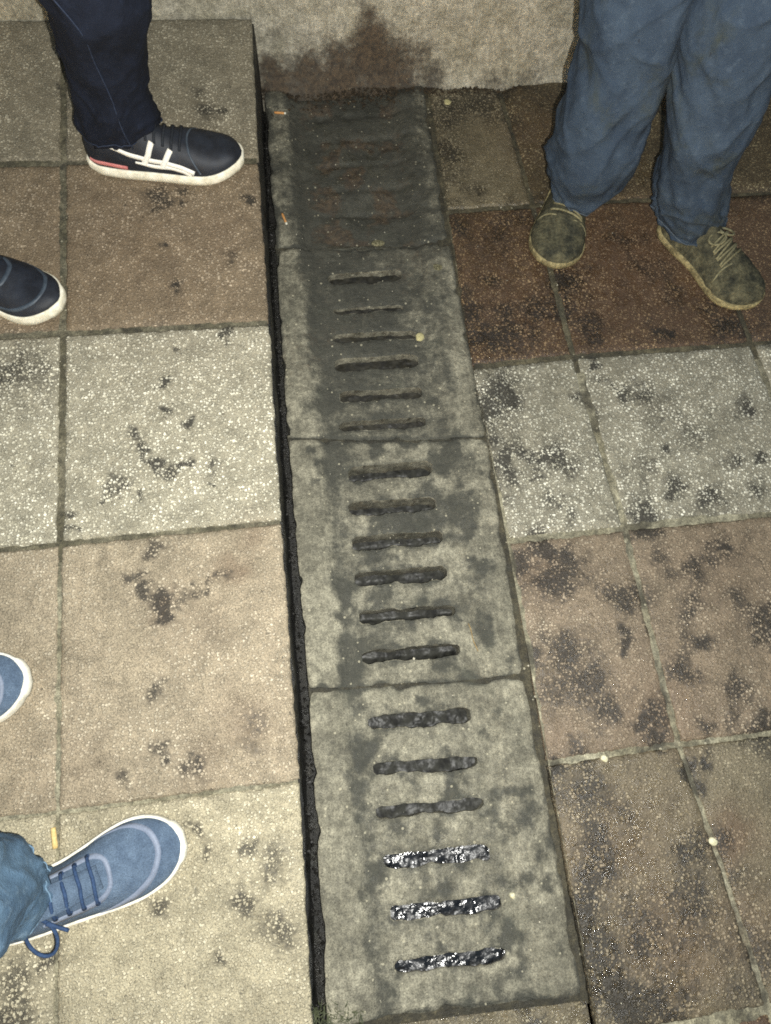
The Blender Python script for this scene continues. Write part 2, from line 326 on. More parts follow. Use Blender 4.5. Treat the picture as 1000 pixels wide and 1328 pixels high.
# ------------------------------------------------------------------ paving tiles
def tile(side, c00, c10, c11, c01, mat, parent, gap=.006, n=110, th=.035, base=0., amp=.2, dz=0., seed=0, edges=(1, 1, 1, 1)):
    P = SP[side][0]
    c = [np.array(q[:2], float) for q in (c00, c10, c11, c01)]
    u, v = np.meshgrid(np.linspace(0, 1, n), np.linspace(0, 1, n))
    def bil(u, v): return (c[0] * ((1 - u) * (1 - v))[..., None] + c[1] * (u * (1 - v))[..., None] + c[2] * (u * v)[..., None] + c[3] * ((1 - u) * v)[..., None])
    w_ = np.linalg.norm(c[1] - c[0]); h_ = np.linalg.norm(c[3] - c[0])
    # shrink by the joint, ragged along each edge
    gl, gr, gb, gt = [gap / 2 * e for e in edges]
    rg = lambda k, t: (fbm(t * 30, k * 7.7 + seed, 5) - .5) * .006 + (fbm(t * 9, k * 3.3 + seed, 8) - .5) * .0022
    U0 = (gl + rg(1, v)) / w_; U1 = 1 - (gr + rg(2, v)) / w_; V0 = (gb + rg(3, u)) / h_; V1 = 1 - (gt + rg(4, u)) / h_
    uu = U0 + (U1 - U0) * u; vv = V0 + (V1 - V0) * v
    xy = bil(uu, vv); x, y = xy[..., 0], xy[..., 1]
    e = np.minimum(np.minimum(u, 1 - u) * w_, np.minimum(v, 1 - v) * h_)
    z = plane_z(P, x, y) + dz + (fbm(x * 7, y * 7, 31, 3) - .5) * .004 + (fbm(x * 120, y * 120, 33, 3) - .5) * .0016
    z -= .0035 * np.exp(-e / (.0035 + .004 * vnoise(x * 25, y * 25, 40)))
    V = np.stack([x, y, z], -1).reshape(-1, 3)
    ctr = V.mean(0); ctr[2] = plane_z(P, ctr[0], ctr[1])
    at = grime_shade(side, x, y, base, amp)
    if side == 'R': at[..., 0] += .24 * np.exp(-np.maximum(x - .37, 0) / .1) * sstep(.35, .65, fbm(x * 13, y * 13, 77, 4)) + .22 * sstep(.5, .72, fbm(x * 26 + 3, y * 26, 78, 5)) * sstep(.4, .65, fbm(x * 6, y * 6, 80, 3)); at[..., 2] = np.maximum(at[..., 2], .6 * sstep(.5, .65, fbm(x * 9, y * 9, 79, 3)))
    at[..., 0] += .22 * np.exp(-e / .008) * vnoise(x * 30, y * 30, 44)
    at = at.reshape(-1, 4)
    f = grid_faces(n, n)
    rim = [i for i in range(n)] + [j * n + n - 1 for j in range(1, n)] + [(n - 1) * n + i for i in range(n - 2, -1, -1)] + [j * n for j in range(n - 2, 0, -1)]
    low = V[rim].copy(); low[:, 2] = plane_z(P, low[:, 0], low[:, 1]) + dz - th
    o = len(V); V = np.vstack([V, low]); at = np.vstack([at, at[rim]]); k = len(rim)
    f += [(rim[i], o + i, o + (i + 1) % k, rim[(i + 1) % k]) for i in range(k)]
    f.append(tuple(o + i for i in range(k))[::-1])
    ob = mesh_obj('paving_tile', V - ctr, f, M[mat], parent, True, at); ob.location = ctr
    return ob

left_pav = tag(empty('pavement', (0, 0, 0)), kind='structure')
right_pav = tag(empty('side_pavement', (0, 0, 0)), kind='structure')
ln = [[on(LP, 81, 26), on(LP, 326, 24)], [on(LP, 81, 209), on(LP, 334, 206)], [on(LP, 81, 431), on(LP, 348, 417)], [on(LP, 77, 706), on(LP, 364, 677)], [on(LP, 74, 1054), on(LP, 388, 1014)]]
last = [ln[-1][0] + (ln[-1][0] - ln[-2][0]) * .97, ln[-1][1] + (on(LP, 404, 1318) - ln[-1][1]) * (.41 / .329)]
ln.append(last)
for r in ln:                                   # two more columns to the left
    d = r[0] - r[1]; d = d / np.linalg.norm(d) * .405
    r.insert(0, r[0] + d); r.insert(0, r[0] + d); r.insert(0, r[0] + d)
for k in range(2): ln.append([2 * a - b for a, b in zip(ln[-1], ln[-2])])
for r in ln[:1]:
    for q in r: q[1] = 1.572
matsL = ['tan', 'red', 'white', 'pink', 'beige', 'red', 'white']
for j in range(7):
    for i in range(4):
        vis = i >= 2 and j < 5
        a, b, c_, d = ln[j + 1][i], ln[j + 1][i + 1], ln[j][i + 1], ln[j][i]
        tile('L', a, b, c_, d, matsL[j], left_pav, gap=.013 if j < 3 else .006, n=120 if vis else 24, seed=j * 5 + i, amp=.16 if j != 2 else .08, base=.02,
             dz=[.0, -.002, .001, .0, .001, 0, 0][j] + rng.uniform(-.0012, .0012), edges=(1, 0 if i == 3 else 1, 1, .4 if j == 0 else 1))
# mortar bed with the joints, and the dark side of the step down to the drain
def sheet(name, poly_fn, nu, nv, side, mat, parent, base, amp, dz, P):
    u, v = np.meshgrid(np.linspace(0, 1, nu), np.linspace(0, 1, nv)); x, y = poly_fn(u, v)
    z = plane_z(P, x, y) + dz + (fbm(x * 45, y * 45, 55) - .5) * .003
    return mesh_obj(name, np.stack([x, y, z], -1).reshape(-1, 3), grid_faces(nu, nv), M[mat], parent, True, grime_shade(side, x, y, base, amp, 30).reshape(-1, 4))
eL = [np.array(r[-1]) for r in ln][::-1]
def bedL(y0, y1):
    def fn(u, v):
        y = y0 + v * (y1 - y0); xe = np.interp(y, [q[1] for q in eL], [q[0] for q in eL]) - .002; return -1.66 + u * (xe + 1.66), y
    return fn
sheet('mortar_bed', bedL(.36, 1.57), 200, 160, 'L', 'joint', left_pav, .05, .5, -.0062, LP)
sheet('mortar_bed', bedL(-1.2, .36), 200, 160, 'L', 'joint_pale', left_pav, .03, .45, -.0038, LP)
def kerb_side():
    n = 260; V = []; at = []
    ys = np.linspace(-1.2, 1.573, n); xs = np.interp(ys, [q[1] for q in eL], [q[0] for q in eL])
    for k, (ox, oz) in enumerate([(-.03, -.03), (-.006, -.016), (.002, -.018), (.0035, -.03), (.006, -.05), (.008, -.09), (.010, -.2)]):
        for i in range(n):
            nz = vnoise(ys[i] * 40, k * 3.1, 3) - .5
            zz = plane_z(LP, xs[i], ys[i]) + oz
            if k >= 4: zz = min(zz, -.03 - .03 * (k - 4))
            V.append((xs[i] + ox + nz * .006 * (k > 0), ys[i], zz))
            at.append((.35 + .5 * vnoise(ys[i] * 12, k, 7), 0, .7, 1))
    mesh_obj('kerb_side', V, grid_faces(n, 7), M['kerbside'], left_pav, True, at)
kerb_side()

gn = [(556, 110), (580, 273), (613, 475), (661, 701), (711, 990)]
cn = [(645, 106), (692, 265), (745, 461), (812, 685), (882, 966), (1000, 1309)]
rn = [[on(RP, *a), on(RP, *b)] for a, b in zip(gn, cn)]
rn.append([rn[-1][0] + np.array([.0, -.395, .005]), on(RP, *cn[5])])
v1 = on(RP, 982, 444) - rn[2][1]
for r in rn:
    for k in range(3): r.append(r[-1] + v1 * (.405 / np.linalg.norm(v1)))
for k in range(2): rn.append([2 * a - b for a, b in zip(rn[-1], rn[-2])])
for q in rn[0]: q[1] = 1.572
matsR = ['dark', 'red_dirty', 'white_dirty', 'pink_dirty', 'brown_dirty', 'red_dirty', 'white_dirty']
for j in range(7):
    for i in range(4):
        vis = j < 5 and i < 2
        a, b, c_, d = rn[j + 1][i], rn[j + 1][i + 1], rn[j][i + 1], rn[j][i]
        m = matsR[j]
        if j == 0 and i == 0: m = 'brown_dirty'
        tile('R', a, b, c_, d, m, right_pav, gap=.012 if j < 3 else .009, n=120 if vis else 24, seed=100 + j * 5 + i, amp=[.35, .45, .4, .6, .5, .2, .2][j], base=[.08, .08, .02, .05, .06, 0, 0][j],
             dz=rng.uniform(-.0015, .0015), edges=(.4 if i == 0 else 1, 1, 1, .5 if j == 0 else 1))
sheet('mortar_bed', lambda u, v: (.368 + u * 1.5, .7 + v * .87), 170, 130, 'R', 'joint_dark', right_pav, .02, .55, -.0052, RP)
sheet('mortar_bed', lambda u, v: (.368 + u * 1.5, -1.25 + v * 1.95), 170, 200, 'R', 'joint_pale', right_pav, .14, .6, -.0036, RP)

# ------------------------------------------------------------------ ground under everything and around the paving
g = tag(mesh_obj('ground', [(-60, -60, -.22), (60, -60, -.22), (60, 60, -.22), (-60, 60, -.22)], [(0, 1, 2, 3)], M['ground'], None, False), kind='structure')

# ------------------------------------------------------------------ wall at the back
def wall():
    nu, nv = 420, 130; x0, x1, z0, z1 = -2.0, 2.2, -.1, 1.3
    u, v = np.meshgrid(np.linspace(0, 1, nu), np.linspace(0, 1, nv) ** 1.6); x = x0 + (x1 - x0) * u; z = z0 + (z1 - z0) * v
    y = 1.572 + (fbm(x * 5, z * 5, 61, 4) - .5) * .018 + (fbm(x * 40, z * 40, 63, 4) - .5) * .007
    bulge = .028 * np.exp(-np.maximum(z - .0, 0) / .025) * (.5 + vnoise(x * 14, z * 0, 64)); y -= bulge * sstep(-.1, .05, x)
    ws = []
    for px, py, r, s in [(480, 25, 14, .7), (482, 50, 26, .9), (480, 75, 34, 1), (440, 80, 30, .8), (500, 90, 44, .9), (400, 95, 34, .8), (350, 90, 22, .8), (360, 105, 24, .9), (440, 105, 34, 1), (540, 75, 26, .6), (560, 95, 20, .6), (470, 8, 10, .5), (356, 45, 12, .5), (430, 50, 10, .4), (515, 100, 30, .8), (600, 65, 26, .2), (690, 95, 30, .3), (800, 90, 30, .3), (640, 97, 20, .35), (575, 55, 12, .3)]:
        q = at_y(px, py, 1.565); e = at_y(px + r, py, 1.565); ws.append((q[0], q[2], np.linalg.norm(e - q), s))
    g0 = field(ws, x, z, False) * .75 + .1 + .25 * np.exp(-np.maximum(z, 0) / .03)
    wm = [(a, b, r * 1.25, s * .8) for a, b, r, s in ws[:10]]
    at = np.stack([np.clip(g0, 0, 1.1), np.clip(field(wm, x, z, False) * .8, 0, 1), np.zeros_like(x), np.ones_like(x)], -1).reshape(-1, 4)
    V = np.stack([x, y, z], -1).reshape(-1, 3); f = [q[::-1] for q in grid_faces(nu, nv)]
    f = grid_faces(nu, nv)
    n0 = len(V); V = np.vstack([V, [(x0, 1.8, z0), (x1, 1.8, z0), (x1, 1.8, z1), (x0, 1.8, z1)]]); at = np.vstack([at, np.tile([.2, 0, 0, 1], (4, 1))])
    f += [(n0, n0 + 3, n0 + 2, n0 + 1), tuple((nv - 1) * nu + i for i in range(nu)) + (n0 + 2, n0 + 3), tuple(j * nu for j in range(nv)) + (n0 + 3, n0), tuple(j * nu + nu - 1 for j in range(nv))[::-1] + (n0 + 1, n0 + 2)]
    o = mesh_obj('wall', V, f, M['wall'], None, True, at)
    tag(o, 'stained concrete wall rising behind the pavement and drain', 'wall')
wall()

# ------------------------------------------------------------------ drain cover slabs with real slots
SLOTS = {0: [((412, 146), (520, 140), .3), ((412, 176), (525, 170), .15), ((415, 208), (528, 203), .1), ((418, 240), (532, 236), .12), ((420, 272), (535, 268), .12)],
 1: [((425, 359), (522, 352), .8), ((432, 401), (524, 394), .42), ((432, 436), (540, 429), .62), ((434, 470), (544, 463), .9), ((440, 512), (548, 505), .75), ((440, 551), (553, 544), .75)],
 2: [((452, 613), (562, 603), 1.1), ((452, 659), (567, 650), 1.05), ((457, 703), (576, 694), 1.0), ((461, 750), (582, 740), 1.1), ((465, 800), (592, 790), .95), ((470, 852), (598, 841), 1.0)],
 3: [((478, 938), (612, 926), 1.1), ((484, 998), (622, 987), .95), ((488, 1055), (630, 1042), .9), ((498, 1119), (638, 1106), 1.15), ((506, 1188), (652, 1172), 1.15), ((513, 1258), (658, 1240), 1.1)]}
SL = [((342, 116), (549, 108)), ((357, 320), (583, 314)), ((373, 569), (632, 567)), ((400, 896), (680, 877)), ((424, 1334), (758, 1293))]
def dish(x, y, k):
    d = sstep(.045, .085, x + .035) * sstep(.05, .095, .363 - x)
    return -.012 * d * [1.5, .8, .9, .9][k] 
drain = tag(empty('drain_cover_row', (0, 0, 0)), kind='structure')
for o_ in [drain]: bpy.data.objects.remove(o_)
LAB = ['dark stained concrete drain slab against the wall, its slots silted shut', 'worn concrete drain slab with shallow silted slots, next to the wall slab', 'concrete drain slab with six open slots and a dark patch on its rim', 'concrete drain slab with six slots full of glistening black sludge']
def slot_outline(a, b, wd, seed, n=34):
    a = np.array(a); b = np.array(b); d = b - a; L = np.linalg.norm(d); d /= L; nrm = np.array([-d[1], d[0]])
    top = []; bot = []
    for i in range(n + 1):
        t = i / n; e = min(1, min(t, 1 - t) * L / (wd * .45) + .25) ** .5
        ww = wd / 2 * e
        top.append(a + d * L * t + nrm * (ww + (vnoise(t * 6, seed, 2) - .5) * .003 + (vnoise(t * 30, seed, 4) - .5) * .002))
        bot.append(a + d * L * t - nrm * (ww + (vnoise(t * 7, seed + 50, 2) - .5) * .006 + (vnoise(t * 30, seed + 50, 4) - .5) * .0025))
    return bot + top[::-1]
def pt_in(poly, x, y):
    ins = np.zeros_like(x, bool); n = len(poly)
    for i in range(n):
        x1, y1 = poly[i]; x2, y2 = poly[(i + 1) % n]
        if y1 == y2: continue
        cnd = ((y1 > y) != (y2 > y)) & (x < (x2 - x1) * (y - y1) / (y2 - y1) + x1); ins ^= cnd
    return ins
sludgeV = []; siltV = []; mudV = []
for k in range(4):
    A, B = [on(GP, *q) for q in SL[k]]; D_, C_ = [on(GP, *q) for q in SL[k + 1]]
    gp = .0012
    A[1] -= gp; B[1] -= gp; D_[1] += gp; C_[1] += gp
    # outline counter-clockwise, chipped
    out = []
    for (p, q, s) in ((D_, C_, 1), (C_, B, 2), (B, A, 3), (A, D_, 4)):
        n = 70; d = (q - p)[:2]; d /= np.linalg.norm(d); nn = np.array([-d[1], d[0]])
        for i in range(n):
            t = i / n; rd = min(t, 1 - t) * .4; cut = .006 * math.exp(-rd / .006)
            r_ = (vnoise(t * 22, s * 3 + k * 11, 71) ** 4) * .008 + vnoise(t * 60, s + k * 7, 72) * .0015 + cut
            out.append(p[:2] + (q - p)[:2] * t + nn * r_)
    polys = []; holes = []
    for si, (a, b, wd) in enumerate(SLOTS[k]):
        wpx = 18 * wd
        a_, b_ = on(GP, *a)[:2], on(GP, *b)[:2]
        mid = ((a[0] + b[0]) / 2, (a[1] + b[1]) / 2)
        wm_ = np.linalg.norm(on(GP, mid[0], mid[1] + wpx / 2) - on(GP, mid[0], mid[1] - wpx / 2))
        if k == 0 or wd < .3: polys.append((a_, b_, wm_)); continue
        holes.append((slot_outline(a_, b_, max(wm_, .012), k * 10 + si), a_, b_, wm_, si))
    sp = .0055
    gx, gy = np.meshgrid(np.arange(-.05, .38, sp), np.arange(D_[1] - .02, A[1] + .02, sp))
    gx = gx + rng.uniform(-.0016, .0016, gx.shape); gy = gy + rng.uniform(-.0016, .0016, gy.shape); gx = gx.ravel(); gy = gy.ravel()
    keep = pt_in(out, gx, gy)
    for h in holes: keep &= ~pt_in(h[0], gx, gy)
    # keep a small distance to outlines
    allo = np.array(out + [q for h in holes for q in h[0]])
    dm = np.full(gx.shape, 9.)
    for i in range(0, len(allo), 64): dm = np.minimum(dm, np.sqrt((gx[:, None] - allo[None, i:i + 64, 0]) ** 2 + (gy[:, None] - allo[None, i:i + 64, 1]) ** 2).min(1))
    keep &= dm > .003
    pts = [Vector(q) for q in out] + [Vector(q) for h in holes for q in h[0]]
    edges = []; o = 0
    for ring in [out] + [h[0] for h in holes]:
        m = len(ring); edges += [(o + i, o + (i + 1) % m) for i in range(m)]; o += m
    nfix = o
    pts += [Vector((a, b)) for a, b in zip(gx[keep], gy[keep])]
    rv, re, rf, ov, oe, of = mgeo.delaunay_2d_cdt(pts, edges, [], 0, 1e-6)
    X = np.array([q.x for q in rv]); Y = np.array([q.y for q in rv])
    fc = []
    cx = np.array([X[list(q)].mean() for q in rf]); cy = np.array([Y[list(q)].mean() for q in rf])
    ok = pt_in(out, cx, cy)
    for h in holes: ok &= ~pt_in(h[0], cx, cy)
    fc = [tuple(q) for q, s in zip(rf, ok) if s]
    Z = dish(X, Y, k) + (fbm(X * 11, Y * 11, 81 + k, 4) - .5) * .006 + (fbm(X * 90, Y * 90, 83, 3) - .5) * .0026
    for a_, b_, wm_ in polys:                           # silted slots: shallow hollows
        d = b_ - a_; L = np.linalg.norm(d); d /= L; tt = np.clip((X - a_[0]) * d[0] + (Y - a_[1]) * d[1], 0, L)
        ds = np.sqrt((X - a_[0] - d[0] * tt) ** 2 + (Y - a_[1] - d[1] * tt) ** 2); Z -= (.0042 if k == 0 else .004) * np.exp(-(ds / .008) ** 2) * (.4 + vnoise(X * 40, Y * 40, 85))
    if k == 0: Z += .006 * np.exp(-((Y - 1.52) / .02) ** 2) * sstep(.35, .6, vnoise(X * 12, 0 * X, 86)); Z -= .006 * sstep(.45, .75, fbm(X * 16, Y * 16, 87)) * sstep(.02, .1, X)
    if k in (0, 1):                                     # chips along the meeting edge of the first two slabs
        yj = 1.07; Z -= .007 * sstep(.5, .8, fbm(X * 30, Y * 30, 88)) * np.exp(-((Y - yj) / .022) ** 2)
    d_out = np.full(X.shape, 9.); oo = np.array(out)
    for i in range(0, len(oo), 56): d_out = np.minimum(d_out, np.sqrt((X[:, None] - oo[None, i:i + 56, 0]) ** 2 + (Y[:, None] - oo[None, i:i + 56, 1]) ** 2).min(1))
    Z -= .0022 * np.exp(-d_out / .0025)
    at = grime_shade('G', X, Y, [.42, .26, .1, .02][k], [.3, .3, .55, .5][k], 30)
    ctrx = (X + .035) / .4
    at[:, 0] += [.28, .22, .2, .2][k] * sstep(.1, .22, ctrx) * sstep(.02, .2, 1 - ctrx)
    at[:, 0] -= [.05, .12, .5, .7][k] * (1 - sstep(.1, .16, ctrx))          # the pale worn rim
    at[:, 0] += [.05, .15, .28, .36][k] * np.exp(-((ctrx - .2 - .02 * (fbm(X * 20, Y * 20, 5) - .5)) / .05) ** 2)
    at[:, 1] += [.0, .3, .1, .05][k] * sstep(.3, .7, fbm(X * 9, Y * 9, 12))
    if k == 0: at[:, 1] += .62 * sstep(.1, .32, ctrx) * sstep(.06, .28, 1 - ctrx) * sstep(.4, .62, fbm(X * 18, Y * 18, 12, 5)); at[:, 0] += .05 + .3 * sstep(.1, .3, ctrx) * sstep(.06, .28, 1 - ctrx) * sstep(.3, .6, fbm(X * 15, Y * 15, 14, 5))
    d_h = np.full(X.shape, 9.)
    for h in holes:
        hh = np.array(h[0]); d_h = np.minimum(d_h, np.sqrt((X[:, None] - hh[None, :, 0]) ** 2 + (Y[:, None] - hh[None, :, 1]) ** 2).min(1))
    at[:, 0] += .22 * np.exp(-d_h / .006); at[:, 0] += .4 * np.exp(-d_out / .004)  # contact shade painted into the colour round the slots; outer edge darkened too
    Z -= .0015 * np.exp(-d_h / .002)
    V = np.stack([X, Y, Z], 1); A_ = list(at); V = list(V)
    # walls of the outline and of the slots
    o = 0
    for ri, ring in enumerate([out] + [h[0] for h in holes]):
        m = len(ring); idx = [ov_.index(0) if False else None for ov_ in []]
        prev = list(range(o, o + m))
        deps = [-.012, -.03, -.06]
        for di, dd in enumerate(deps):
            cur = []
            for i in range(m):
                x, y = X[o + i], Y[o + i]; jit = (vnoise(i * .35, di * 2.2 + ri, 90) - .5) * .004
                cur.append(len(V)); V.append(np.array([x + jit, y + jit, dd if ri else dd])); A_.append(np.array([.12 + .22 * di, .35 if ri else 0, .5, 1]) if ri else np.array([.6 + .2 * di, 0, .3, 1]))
            for i in range(m):
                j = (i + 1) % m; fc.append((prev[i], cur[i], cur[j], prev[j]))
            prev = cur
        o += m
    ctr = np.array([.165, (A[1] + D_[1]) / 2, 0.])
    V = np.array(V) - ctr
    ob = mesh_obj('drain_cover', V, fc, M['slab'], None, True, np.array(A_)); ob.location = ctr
    bm = bmesh.new(); bm.from_mesh(ob.data); bmesh.ops.recalc_face_normals(bm, faces=bm.faces); bm.to_mesh(ob.data); bm.free(); ob.data.set_sharp_from_angle(angle=math.radians(42))
    tag(ob, LAB[k], 'drain cover', 'drain cover slabs in a row')
    # what fills each slot
    for hp, a_, b_, wm_, si in holes:
        full = (k == 3 and si in (0, 3, 4, 5))
        dep = {3: [-.034, -.026, -.024, -.007, -.006, -.006], 2: [-.044, -.046, -.044, -.044, -.038, -.04], 1: [-.020, -.012, -.018, -.022, -.024, -.024]}[k][si] + dish(a_[0] + .06, a_[1], k)
        d = b_ - a_; L = np.linalg.norm(d); d /= L; nn = np.array([-d[1], d[0]])
        nu, nv = 110, 22; u, v = np.meshgrid(np.linspace(-.04, 1.04, nu), np.linspace(-.75, .75, nv))
        x = a_[0] + d[0] * L * u + nn[0] * v * max(wm_, .014); y = a_[1] + d[1] * L * u + nn[1] * v * max(wm_, .014)
        amp = .0024 if full else .0012
        z = dep + (fbm(x * 130, y * 130, 95 + si, 3) - .5) * amp * 2 + (fbm(x * 25, y * 25, 97, 2) - .5) * .006
        if k == 2: z -= .012 * sstep(.2, -.5, v)
        vv = np.stack([x, y, z], -1).reshape(-1, 3)
        (sludgeV if (k == 3 and si >= 3) else (siltV if k == 1 else mudV)).append((vv, grid_faces(nu, nv)))
v, f = join(sludgeV); tag(mesh_obj('sludge', v, f, M['sludge']), 'wet black sludge lying in the drain slots', 'sludge', kind='stuff')
v, f = join(siltV); tag(mesh_obj('silt', v, f, M['silt']), 'dull grey silt packed in the drain slots', 'silt', kind='stuff')
v, f = join(mudV); tag(mesh_obj('mud', v, f, M['mud']), 'dark damp mud deep inside the open drain slots', 'mud', kind='stuff')
# channel under the covers and the patch of mortar past the last slab
V = []; prof = [(-.075, -.2), (-.072, -.06), (.0, -.065), (.02, -.17), (.32, -.17), (.345, -.06), (.40, -.055)]
ny = 120
for i in range(ny):
    y = -1.25 + 2.83 * i / (ny - 1)
    for x, z in prof: V.append((x + rng.uniform(-.003, .003), y, z + rng.uniform(-.002, .002)))
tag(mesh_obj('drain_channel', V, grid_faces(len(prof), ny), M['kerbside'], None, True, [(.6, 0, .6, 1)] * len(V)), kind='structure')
def mortar_patch():
    nu, nv = 90, 130; u, v = np.meshgrid(np.linspace(0, 1, nu), np.linspace(0, 1, nv)); x = -.05 + .415 * u; y = -1.2 + v * (.797 - .014)
    y = y + .0 * x + (1 - v) * 0; z = -.004 + .01 * (fbm(x * 14, y * 14, 101) - .5) + .004 * (fbm(x * 90, y * 90, 102) - .5)
    z -= .012 * np.exp(-(x + .05) / .02)
    ya = -.397 + (x + .042) * (-.015 / .404) - .0025; y = -1.2 + v * (ya + 1.2)
    at = grime_shade('G', x, y, .15, .5, 30); at[..., 2] = .8
    tag(mesh_obj('mortar_strip', np.stack([x, y, z], -1).reshape(-1, 3), grid_faces(nu, nv), M['brown_dirty'], None, True, at.reshape(-1, 4)), kind='structure')
mortar_patch()
def filler():
    parts = []
    y = np.linspace(-.42, 1.55, 260)
    for x0, x1, z0 in ((.338, .377, -.0065),):
        u, v = np.meshgrid(np.linspace(x0, x1, 8), y); z = z0 + (fbm(u * 60, v * 60, 111) - .5) * .006; parts.append(np.stack([u, v, z], -1).reshape(-1, 3))
        o = mesh_obj('joint_dirt', parts[-1], grid_faces(8, 260), M['joint_dark'], None, True, np.tile([.55, .1, .3, 1], (8 * 260, 1))); tag(o, kind='structure')
    for a_, b_ in SL[1:5]:
        p, q = on(GP, *a_), on(GP, *b_); u, v = np.meshgrid(np.linspace(0, 1, 120), np.linspace(-.012, .012, 6))
        x = p[0] + (q[0] - p[0]) * u; yy = p[1] + (q[1] - p[1]) * u + v; z = -.0085 + dish(x, yy, 1) + (fbm(x * 60, yy * 60, 113) - .5) * .006
        tag(mesh_obj('joint_dirt', np.stack([x, yy, z], -1).reshape(-1, 3), grid_faces(120, 6), M['joint_dark'], None, True, np.tile([.65, .1, .3, 1], (720, 1))), kind='structure')
filler()
#PEOPLE
# ------------------------------------------------------------------ people
M['denim_dark'] = denim_mat('dark_denim', '0d1019', '161b27', '1f2636')
M['denim_blue'] = denim_mat('blue_denim', '3d5266', '526a7e', '8095a4')
M['work_blue'] = denim_mat('dusty_blue_cotton', '2a3542', '35414e', '495561', dirt='32362f')
M['navy_leather'] = plain('black_navy_leather', '0d1017', '1a1f28', 40, .62, .4, .001, .4)
M['blue_knit'] = plain('slate_blue_knit', '414f60', '526172', 45, .9, .8, .0014, .2, 620, .75)
M['blue_trim'] = plain('grey_blue_trim', '5f6878', '6d7686', 50, .6, .2, .0006, .4)
M['grey_trim'] = plain('slate_grey_trim', '2b333c', '3a434c', 50, .55, .2, .0006, .4)
M['dusty_suede'] = plain('dusty_grey_canvas', '2a2b25', '54513f', 34, .95, 1, .003, .15, 170, .8)
M['white_rubber'] = plain('white_rubber', 'b9b6a8', 'dcd9cc', 55, .55, .15, .0006, .4)
M['cream_rubber'] = plain('cream_rubber', 'bcb6a0', 'dcd7c6', 55, .6, .2, .0006, .4)
M['yellow_rubber'] = plain('dirty_tan_rubber', '4f4833', '8f8561', 60, .85, .8, .002, .25, 200, .8)
M['pink_rubber'] = plain('faded_pink_rubber', 'a8625f', 'b87974', 40, .6, .2, .0006, .4)
M['white_leather'] = plain('white_leather', 'cfccc2', 'd8d5cb', 40, .5, .1, .0004, .4)
M['lace_blue'] = plain('dark_blue_cord', '1d2f4a', '2a3f5d', 200, .8, .5, .0006, .3)
M['lace_black'] = plain('black_cord', '14171c', '20242a', 200, .8, .5, .0006, .3)
M['lace_tan'] = plain('dusty_tan_cord', '5a5640', '77735a', 150, .9, .5, .0008, .2)
M['skin'] = plain('skin', '9c6f54', 'b08164', 30, .55, .2, .0006, .4)
M['stitch'] = plain('pale_blue_thread', '1a2130', '252e40', 200, .8, .2, .0004, .3)
M['stitch_blue'] = plain('faded_blue_thread', '4f667a', '62798b', 200, .8, .2, .0004, .3)
M['stitch_grey'] = plain('dusty_blue_thread', '343d46', '46505a', 200, .8, .2, .0004, .3)
M['shirt_black'] = plain('black_cotton', '16171a', '202227', 20, .9, .3, .001, .2)
M['shirt_grey'] = plain('grey_cotton', '4a4b4a', '5b5c5a', 20, .9, .3, .001, .2)
M['shirt_blue'] = plain('navy_cotton', '1c2740', '26324c', 20, .9, .3, .001, .2)
M['hair'] = plain('black_hair', '0c0a09', '1a1613', 90, .6, .6, .002, .3)

def interp(tab, s):
    xs = [a for a, _ in tab]; ys = [b for _, b in tab]
    # smooth (Catmull-Rom like) interpolation
    s = np.clip(s, xs[0], xs[-1]); i = min(max(np.searchsorted(xs, s) - 1, 0), len(xs) - 2)
    t = (s - xs[i]) / (xs[i + 1] - xs[i])
    def m(k):
        if k <= 0: return (ys[1] - ys[0]) / (xs[1] - xs[0])
        if k >= len(xs) - 1: return (ys[-1] - ys[-2]) / (xs[-1] - xs[-2])
        return (ys[k + 1] - ys[k - 1]) / (xs[k + 1] - xs[k - 1])
    h = xs[i + 1] - xs[i]; t2, t3 = t * t, t ** 3
    return (2*t3 - 3*t2 + 1) * ys[i] + (t3 - 2*t2 + t) * h * m(i) + (-2*t3 + 3*t2) * ys[i + 1] + (t3 - t2) * h * m(i + 1)
WID = [(0, .013), (.02, .021), (.06, .028), (.12, .032), (.25, .036), (.4, .0375), (.52, .0415), (.64, .0468), (.74, .049), (.83, .046), (.9, .039), (.955, .028), (.985, .016), (1, .006)]
HGT = [(0, .050), (.04, .066), (.12, .080), (.25, .090), (.36, .090), (.46, .080), (.56, .068), (.68, .059), (.8, .049), (.88, .042), (.94, .035), (.975, .029), (1, .023)]
